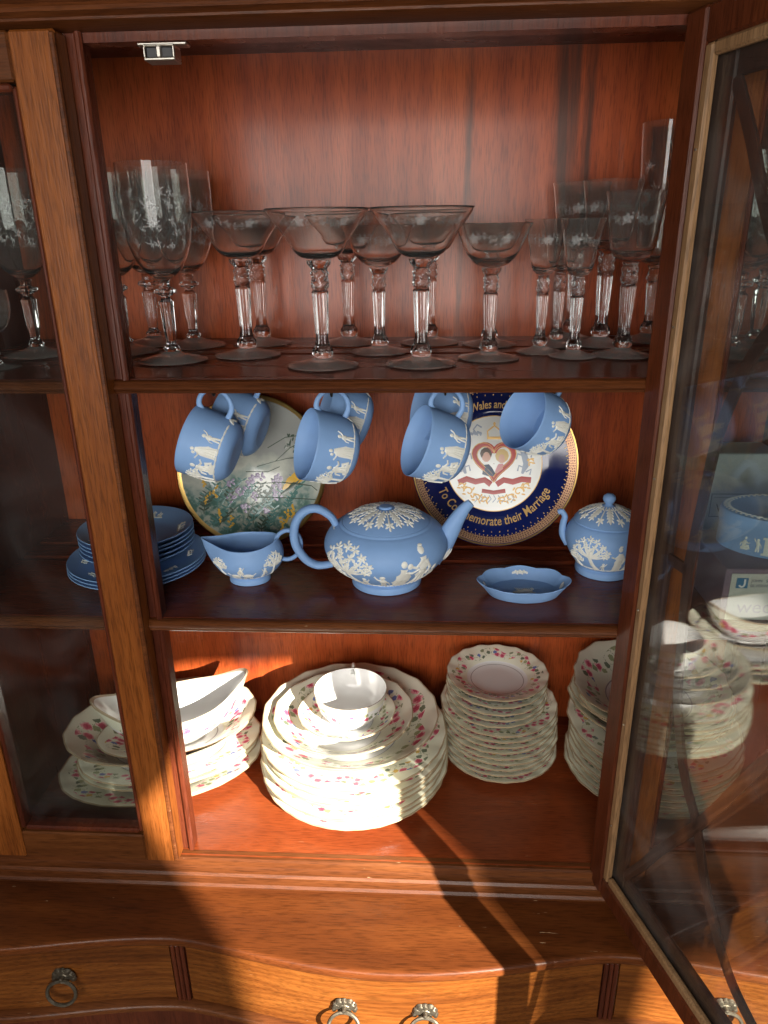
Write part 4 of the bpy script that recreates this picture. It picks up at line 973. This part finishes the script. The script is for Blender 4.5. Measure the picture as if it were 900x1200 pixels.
for i, (x, y, z, tl, ps, lab) in enumerate(CUPS):
    t_, p2_ = R(tl), R(ps)
    Rz = Matrix.Rotation(p2_, 3, 'Z'); X = Rz @ Vector((sin(t_), 0, cos(t_))); Zl = Rz @ Vector((-cos(t_), 0, sin(t_))); Y = Zl.cross(X)
    Mr = Matrix((X, Y, Zl)).transposed(); c = Vector((x, y, z)) - Mr @ Vector((.0, 0, .030))
    if cup0 is None:
        cup0 = thing('hanging_cup', lab, 'cup', tuple(c), Mr.to_euler(), 'blue relief cups hanging from hooks under the top shelf')
        mbc.obj('cup_body', BLUE, cup0, angle=50); mbh.obj('handle', BLUE, cup0); mbr.obj('relief_frieze', CREAM, cup0, kind='stuff')
    else: dup(cup0, tuple(c), Mr.to_euler(), lab, 'cup', scale=(.94, .94, .94) if i == 6 else None)
    # hook: highest inner point of the ring
    best = max((Mr @ Vector(q) + c for q in hp), key=lambda v: v.z); zt = Z1 - .0120
    zb = min(best.z - .0045, zt - .006)
    hk = [(best.x, best.y - .002, zt), (best.x, best.y - .002, zt - .003)] + [(best.x - 0, best.y + .0 - .0060 * cos(a), (zb + .0030) - .0060 * sin(a)) for a in [q * pi / 6 for q in range(0, 7)]]
    MB().tube(hk, .0013, 8).obj('cup_hook', hookm, cab)

# ================================================================== DISPLAY PLATES
def zface_fn(prof):
    def f(r):
        for a, b_ in zip(prof, prof[1:]):
            if a[0] <= r <= b_[0]: return a[1] + (b_[1] - a[1]) * (r - a[0]) / max(b_[0] - a[0], 1e-9)
        return prof[-1][1]
    return f
def disp_plate(name, Rr, mat):
    face = [(.0005, .0040, 0), (Rr * .30, .0040, .30), (Rr * .60, .0044, .60), (Rr * .66, .0065, .66), (Rr * .72, .0090, .72), (Rr * .97, .0185, .97), (Rr * .992, .0195, .992)]
    bk = [(Rr, .0185, 1.01), (Rr * .97, .0160, 1.05), (Rr * .66, .0040, 1.4), (Rr * .58, .0, 1.5), (Rr * .55, .0, 1.6), (.0005, .0015, 2)]
    return MB().lathe(face + bk, 96), zface_fn(face)
# --- cobalt commemorative plate
Rr = .1190
comm = thing('commemorative_plate', 'cobalt blue royal wedding commemorative plate with gold rim and gold lettering, standing against the back', 'plate', (.0990, 1.029, Z2 + .1135), (R(72.5), 0, 0))
mbp, zf = disp_plate('plate', Rr, NAVY); mbp.obj('plate_body', NAVY, comm, angle=60)
mp = lambda x, y, h: (x, y, zf(min(math.hypot(x, y), Rr * .99)) + .00025 + h)
def ring(r0, r1, n=4): 
    q = [(r0 + (r1 - r0) * k / n, zf(r0 + (r1 - r0) * k / n) + .00022, k / n) for k in range(n + 1)]
    return MB().lathe(q, 96)
ring(.0006, Rr * .575, 10).obj('white_medallion', CHW, comm)
def goldband():
    m, nt, b = nmat('copper gold rim lace'); uv = N(nt, 'ShaderNodeUVMap'); sp = N(nt, 'ShaderNodeSeparateXYZ'); nt.links.new(uv.outputs[0], sp.inputs[0])
    cb = N(nt, 'ShaderNodeCombineXYZ'); nt.links.new(math_(nt, 'MULTIPLY', sp.outputs[0], 190), cb.inputs[0]); nt.links.new(math_(nt, 'MULTIPLY', sp.outputs[1], 4), cb.inputs[1])
    vo = N(nt, 'ShaderNodeTexVoronoi', voronoi_dimensions='2D', feature='DISTANCE_TO_EDGE'); vo.inputs['Scale'].default_value = 1; vo.inputs['Randomness'].default_value = .45; nt.links.new(cb.outputs[0], vo.inputs['Vector'])
    nt.links.new(ramp(nt, vo.outputs['Distance'], [(.12, (.50, .30, .17)), (.26, (.13, .06, .06))]), b.inputs['Base Color'])
    b.inputs['Metallic'].default_value = .75; b.inputs['Roughness'].default_value = .36; return m
ring(Rr * .885, Rr * .968, 4).obj('gold_lace_rim', goldband(), comm)
mb = ring(Rr * .974, Rr * .992, 2); mb.obj('gold_edge', GOLD, comm)
mb = ring(Rr * .575, Rr * .584, 1); mb.v and mb.obj('inner_gold_line', GOLDP, comm)
mb = MB()
for k in range(110):
    t = 2 * pi * k / 110
    mb.blob(mp, Rr * .872 * cos(t), Rr * .872 * sin(t), .0008, .0008, 0, .0001, 6)
    if k % 2 == 0: mb.blob(mp, Rr * .860 * cos(t), Rr * .828 * sin(t), .0007, .0012, t + pi / 2, .0001, 6)
mb.obj('gold_bead_border', GOLDP, comm, kind='stuff')
def text_mb(txt, size, bold=.0, shear=0., subdiv=0):
    c = bpy.data.curves.new('t', 'FONT'); c.body = txt; c.size = size; c.align_x = 'CENTER'; c.offset = bold; c.shear = shear; c.resolution_u = 3
    o = bpy.data.objects.new('t', c); COL.objects.link(o); bpy.context.view_layer.update()
    me = o.evaluated_get(bpy.context.evaluated_depsgraph_get()).to_mesh(); vs = [tuple(v.co) for v in me.vertices]; fs = [tuple(p.vertices) for p in me.polygons]
    bpy.data.objects.remove(o); bpy.data.curves.remove(c); return vs, fs
def arc_text(txt, size, r, a0, top, mpf, mat, name, parent, bold=.0002):
    """a0: centre angle; top=True reads clockwise along the top"""
    vs, fs = text_mb(txt, size, bold, .12); out = []
    for x, y, z in vs:
        x *= .76
        if top: a = a0 - x / r; rr = r + y - size * .3
        else: a = a0 + x / r; rr = r - y + size * .3
        out.append(mpf(rr * cos(a), rr * sin(a), .0001))
    return MB().add(out, fs).obj(name, mat, parent, False)
REDG = simple('red print', (.42, .035, .03), .3); 
arc_text('Wales and', .0160, Rr * .715, R(97), True, mp, GOLDP, 'top_lettering', comm)
arc_text('To Commemorate their Marriage', .0182, Rr * .705, R(-90), False, mp, GOLDP, 'bottom_lettering', comm)
# medallion: crown, heart of red ribbon, two small portraits, scrolls, supporters
S = Rr * .55
P_ = lambda pts: [(x * S, y * S) for x, y in pts]
def heart(k, y0=.10):
    return [(k * (16 * sin(t) ** 3) / 17 * .46, y0 + k * (13 * cos(t) - 5 * cos(2 * t) - 2 * cos(3 * t) - cos(4 * t)) / 17 * .46) for t in [2 * pi * q / 40 for q in range(41)]]
mb = MB(); mb.stroke(mp, P_(heart(1)), S * .115, .0001)
mb.stroke(mp, P_([(-.78, -.42), (-.6, -.34), (-.4, -.40), (-.2, -.36), (-.06, -.46)]), S * .13, .0001); mb.stroke(mp, P_([(.82, -.36), (.62, -.34), (.42, -.40), (.22, -.36), (.06, -.46)]), S * .13, .0001)
mb.stroke(mp, P_([(-.26, -.60), (0, -.64), (.26, -.60)]), S * .09, .0001)
mb.obj('red_ribbon_print', REDG, comm, kind='stuff')
mb = MB()
for pts_ in (heart(1.13), heart(.87)): mb.stroke(mp, P_(pts_), S * .018, .00012)
mb.stroke(mp, P_([(-.14, .60), (-.15, .72), (-.05, .80), (0, .84), (.05, .80), (.15, .72), (.14, .60)]), S * .035, .0001); mb.blob(mp, 0, S * .88, S * .03, S * .04, 0, .0001); mb.stroke(mp, P_([(-.16, .57), (.16, .57)]), S * .06, .0001)
rr_ = random.Random(5)
for sg in (-1, 1):
    for cx, cy, r in ((.55, -.62, .12), (.36, -.76, .10), (.70, -.50, .08), (.78, .30, .07), (.80, .05, .07), (.18, -.80, .07)):
        mb.stroke(mp, P_([(sg * (cx + r * (1 - q / 12) * cos(q * .6)), cy + r * (1 - q / 12) * sin(q * .6)) for q in range(11)]), S * .03, .0001)
        for q in range(4): mb.blob(mp, S * sg * (cx + r * cos(q * 1.6 + 1)), S * (cy + r * sin(q * 1.6 + 1)), S * .05, S * .02, q, .0001, 6)
mb.obj('gold_scroll_print', GOLDP, comm, kind='stuff')
mb = MB(); SLATE = simple('slate print', (.30, .36, .46), .3)
for sg in (-1, 1):
    mb.stroke(mp, P_([(sg * .62, -.22), (sg * .72, .0), (sg * .66, .2), (sg * .60, .34), (sg * .68, .44)]), [S * .05, S * .16, S * .13, S * .09, S * .03], .00008)
    for a, c in ((.55, -.1), (.82, -.18), (.52, .16), (.84, .2)): mb.stroke(mp, P_([(sg * .70, c), (sg * a, c + .06), (sg * (a - .03), c - .06)]), S * .035, .00009)
    mb.stroke(mp, P_([(sg * .36, .62), (sg * .46, .76), (sg * .38, .86), (sg * .28, .80)]), S * .035, .0001)
    for q in range(5): mb.blob(mp, S * sg * (.30 + .05 * q), S * (.66 + .03 * (q % 2)), S * .03, S * .05, q, .0001, 6)
for q in range(9): mb.stroke(mp, P_([(-.4 + .1 * q, -.70), (-.35 + .1 * q, -.78), (-.42 + .1 * q, -.86)]), S * .02, .0001)
mb.obj('slate_crest_print', SLATE, comm, kind='stuff')
mb = MB(); SKIN = simple('portrait skin print', (.62, .36, .27), .3); mb.blob(mp, -S * .17, S * .17, S * .105, S * .135, 0, .00016); mb.blob(mp, S * .17, S * .13, S * .095, S * .120, 0, .00016); mb.obj('portrait_faces', SKIN, comm)
mb = MB(); mb.stroke(mp, P_([(-.17, -.02), (-.15, -.16), (0, -.26)]), [S * .12, S * .26, S * .12], .00012); mb.obj('portrait_suit', simple('navy print', (.03, .06, .12), .3), comm)
mb = MB(); mb.blob(mp, -S * .175, S * .225, S * .135, S * .135, 0, .00012); mb.obj('portrait_dark_hair', simple('brown print', (.07, .035, .02), .3), comm)
mb = MB(); mb.blob(mp, S * .175, S * .175, S * .150, S * .155, 0, .00012); mb.obj('portrait_fair_hair', simple('blond print', (.62, .44, .18), .3), comm)
mb = MB(); mb.stroke(mp, P_([(.15, .0), (.16, -.10), (.05, -.20)]), [S * .10, S * .20, S * .08], .00011); mb.obj('portrait_blouse', simple('pink print', (.62, .28, .30), .3), comm)

# --- bird plate
m, nt, b = nmat('painted meadow glaze')
tc = N(nt, 'ShaderNodeTexCoord'); sp = N(nt, 'ShaderNodeSeparateXYZ'); nt.links.new(tc.outputs['Object'], sp.inputs[0])
nz = N(nt, 'ShaderNodeTexNoise'); nz.inputs['Scale'].default_value = 26; nz.inputs['Detail'].default_value = 5; nt.links.new(tc.outputs['Object'], nz.inputs[0])
nz2 = N(nt, 'ShaderNodeTexNoise'); nz2.inputs['Scale'].default_value = 90; nz2.inputs['Detail'].default_value = 3; nt.links.new(tc.outputs['Object'], nz2.inputs[0])
g = math_(nt, 'ADD', math_(nt, 'MULTIPLY', sp.outputs[1], 9), math_(nt, 'MULTIPLY', math_(nt, 'SUBTRACT', nz.outputs[0], .5), 1.6))
base = ramp(nt, math_(nt, 'ADD', g, .55), [(.0, (.04, .10, .08)), (.18, (.12, .22, .20)), (.34, (.30, .37, .35)), (.55, (.52, .54, .47)), (.85, (.34, .35, .33))])
fol = ramp(nt, nz2.outputs[0], [(.44, (.10, .19, .16)), (.50, (.24, .34, .30)), (.58, (.55, .55, .45))])
low = ramp(nt, math_(nt, 'ADD', g, .5), [(.12, 1.), (.42, 0.)])
nt.links.new(mix(nt, math_(nt, 'MULTIPLY', low, .65), base, fol), b.inputs['Base Color']); b.inputs['Roughness'].default_value = .10; b.inputs['Specular IOR Level'].default_value = .6
PAINT = m
Rb = .1095
bird = thing('bird_plate', 'gold-rimmed plate painted with a yellow bird among meadow flowers, standing behind the hanging cups', 'plate', (-.2530, 1.019, Z2 + .1055), (R(74), 0, 0))
mbp, zb_ = disp_plate('plate', Rb, PAINT); mbp.obj('plate_body', PAINT, bird, angle=60)
bmp = lambda x, y, h: (x * Rb, y * Rb, zb_(min(math.hypot(x, y) * Rb, Rb * .99)) + .00025 + h)
q = [(Rb * r, zb_(Rb * r) + .0003, 0) for r in (.945, .96, .975, .992)] + [(Rb * 1.004, .0185, 0), (Rb * 1.0, .0160, 0)]
MB().lathe(q, 96).obj('gold_rim', GOLD, bird)
rr_ = random.Random(11)
def inside(x, y): return math.hypot(x, y) < .92
teal = MB(); dark = MB(); yel = MB(); pur = MB(); pale = MB()
for k in range(46):       # leafy stems rising from the bottom
    x = rr_.uniform(-.85, .85); y = -rr_.uniform(.35, .9)
    if not inside(x, y): continue
    L = rr_.uniform(.15, .38); an = rr_.uniform(-.5, .5); tgt = teal if k % 3 else dark
    pts_ = [(x + L * q / 4 * sin(an + .15 * q), y + L * q / 4) for q in range(5)]
    if not inside(*pts_[-1]): continue
    tgt.stroke(bmp, pts_, .012, .0001)
    for q in range(1, 5):
        for sd_ in (-1, 1): tgt.blob(bmp, pts_[q][0] + sd_ * .035, pts_[q][1] + .015, .042, .013, sd_ * .6, .0001, 6)
for k in range(16):
    x = rr_.uniform(-.35, .35); y = rr_.uniform(-.55, -.05)
    for q in range(7): pur.blob(bmp, x + rr_.uniform(-.06, .06), y + rr_.uniform(-.05, .05), .028, .020, rr_.uniform(0, 3), .00012, 6)
for x, y in ((-.62, -.38), (-.52, -.30), (-.44, -.62), (-.3, -.7), (-.68, -.15), (.46, -.62), (.40, -.72), (.55, -.55)):
    for q in range(7): yel.blob(bmp, x + rr_.uniform(-.03, .03), y - .06 + .024 * q, .026, .016, rr_.uniform(0, 3), .00012, 6)
for pts_ in ([(.05, .05), (.3, .12), (.5, .30), (.62, .36)], [(.30, .12), (.46, .16), (.70, .18)], [(.5, .30), (.52, .42)], [(.0, -.18), (.4, -.16), (.8, -.20), (.88, -.26)], [(.0, -.36), (.5, -.37), (.86, -.38)], [(.2, .3), (.44, .44), (.6, .46)], [(-.1, -.02), (.2, -.02), (.36, .05)]):
    dark.stroke(bmp, pts_, .011, .0001)
for x, y in ((.52, .44), (.60, .38), (.66, .30), (.46, .34), (.58, .27), (.70, .20)):
    for q in range(4): dark.blob(bmp, x + rr_.uniform(-.05, .05), y + rr_.uniform(-.04, .04), .03, .012, rr_.uniform(0, 3), .0001, 6)
yel.stroke(bmp, [(.40, -.26), (.50, -.16), (.64, -.06), (.74, -.04)], [.03, .13, .16, .06], .00014); yel.blob(bmp, .78, -.05, .07, .065, 0, .00014)
dark.stroke(bmp, [(.36, -.34), (.50, -.24), (.64, -.10)], [.03, .07, .05], .00018)
for q in range(30):
    an = q * .21; pale.blob(bmp, -.05 + .0 + .42 * cos(an) * .9, .05 + .40 * sin(an), .01, .01, 0, .0001, 5)
teal.obj('teal_foliage_print', simple('teal print', (.10, .22, .20), .2), bird, kind='stuff'); dark.obj('dark_twig_print', simple('dark green print', (.07, .10, .075), .2), bird, kind='stuff')
yel.obj('yellow_bird_and_flowers_print', simple('yellow print', (.66, .40, .06), .2), bird, kind='stuff'); pur.obj('purple_flower_print', simple('mauve print', (.30, .25, .36), .2), bird, kind='stuff')

# ================================================================== BOXES BEHIND THE RIGHT WING DOOR
def card(name, col): 
    m, nt, b = nmat(name); tc = N(nt, 'ShaderNodeTexCoord'); mpn = N(nt, 'ShaderNodeMapping'); mpn.inputs['Scale'].default_value = (3, 3, 260); nt.links.new(tc.outputs['Object'], mpn.inputs[0])
    nz = N(nt, 'ShaderNodeTexNoise'); nz.inputs['Scale'].default_value = 1; nt.links.new(mpn.outputs[0], nz.inputs[0])
    nt.links.new(mix(nt, nz.outputs[0], tuple(c * .86 for c in col), col), b.inputs['Base Color']); b.inputs['Roughness'].default_value = .5; return m
def flat_text(txt, size, x, y, z, mat, parent, name, bold=0.):
    vs, fs = text_mb(txt, size, bold); xs = [v[0] for v in vs]; x0 = min(xs)
    return MB().add([(x + v[0] - x0, y, z + v[1]) for v in vs], fs).obj(name, mat, parent, False)
INK = simple('grey ink', (.12, .13, .17), .5); PINK = simple('pale mauve ink', (.34, .30, .36), .5); WHT = simple('white ink', (.8, .8, .8), .5)
bx = thing('gift_box', 'tall pale grey cardboard box with framed lettering behind the right wing door', 'box', (.432, .985, SZ))
MB().box(-.058, .05, -.0, .06, 0, .142, .0015).obj('box_body', card('silver grey card', (.50, .53, .54)), bx, False)
flat_text('Wedgwood', .0165, -.026, -.0006, .058, INK, bx, 'lettering')
mb = MB()
for a, b2, c, d in ((-.034, .049, .0835, .0845), (-.034, .049, .050, .051), (-.034, -.033, .0511, .0834), (-.030, .049, .0785, .0790)): mb.box(a, b2, -.0007, -.0002, c, d)
mb.obj('printed_frame', INK, bx, False)
lb = thing('flat_box', 'low cardboard box with a cream J label lying behind the right wing door', 'box', (.405, .780, SZ))
MB().box(-.0600, .0850, 0, .120, 0, .0655, .001).obj('box_body', card('mauve card', (.22, .15, .20)), lb, False)
lab = MB().box(-.0530, .0850, -.0012, -.0002, .001, .0600).obj('cream_label', card('cream card', (.62, .60, .54)), lb, False)
MB().box(-.047, -.0340, -.0018, -.0013, .0420, .0550).obj('blue_square', simple('blue ink', (.02, .16, .32), .5), lab, False)
MB().stroke(lambda x, y, h: (x, -.0020 - h, y), [(-.0378, .0535), (-.0378, .0465), (-.0388, .0445), (-.0408, .0438), (-.0428, .0448), (-.0434, .0462)], .0022, .0001).obj('letter', WHT, lab)
flat_text('JOHN   SET', .0048, -.0310, -.0015, .0500, INK, lab, 'small_lettering', .0001); flat_text('SILVERWA', .0050, -.0310, -.0015, .0435, INK, lab, 'small_lettering', .0001)
flat_text('wedgwood', .0240, -.0420, -.0015, .0100, PINK, lab, 'large_lettering')
# lidded oval blue box on top
jb = thing('oval_casket', 'oval pale blue stoneware casket with white leaf border standing on the flat box', 'box', (.438, .850, SZ + .0658), (0, 0, R(-8)))
def om(t, r, z, k): return (r * cos(t), r * .68 * sin(t), z)
jp = [(.0005, 0), (.0750, 0), (.0765, .0015), (.0760, .0300), (.0775, .0315), (.0775, .0440), (.0760, .0465), (.0700, .0475), (.0640, .0470), (.0560, .0440), (.0005, .0430)]
MB().lathe(jp, 96, om).obj('casket_body', BLUE, jb, angle=40)
mb = MB()
lm = lambda x, y, h: ((.0700 + y) * cos(x / .07), (.0700 + y) * .68 * sin(x / .07), .0476 + h)
for k in range(56):
    for sd_ in (-1, 1): mb.blob(lm, 2 * pi * .07 * k / 56, sd_ * .0020, .0042, .0015, sd_ * .6, .0012, 6)
sm_ = lambda x, y, h: ((.0768 + h) * cos(x / .0768 - pi / 2), (.0768 + h) * .68 * sin(x / .0768 - pi / 2), y)
for s0 in (-.060, .005, .065): figure(mb, sm_, s0, .007, .020, 'seated'); figure(mb, sm_, s0 + .016, .007, .018, 'child', -1)
for s0 in (-.034, .034): mb.stroke(sm_, [(s0, .005), (s0, .024)], .006, .0012); mb.stroke(sm_, [(s0 - .005, .025), (s0 + .005, .025)], .003, .0012); mb.stroke(sm_, [(s0 - .005, .005), (s0 + .005, .005)], .003, .0012)
mb.obj('relief_motifs', CREAM, jb, kind='stuff')
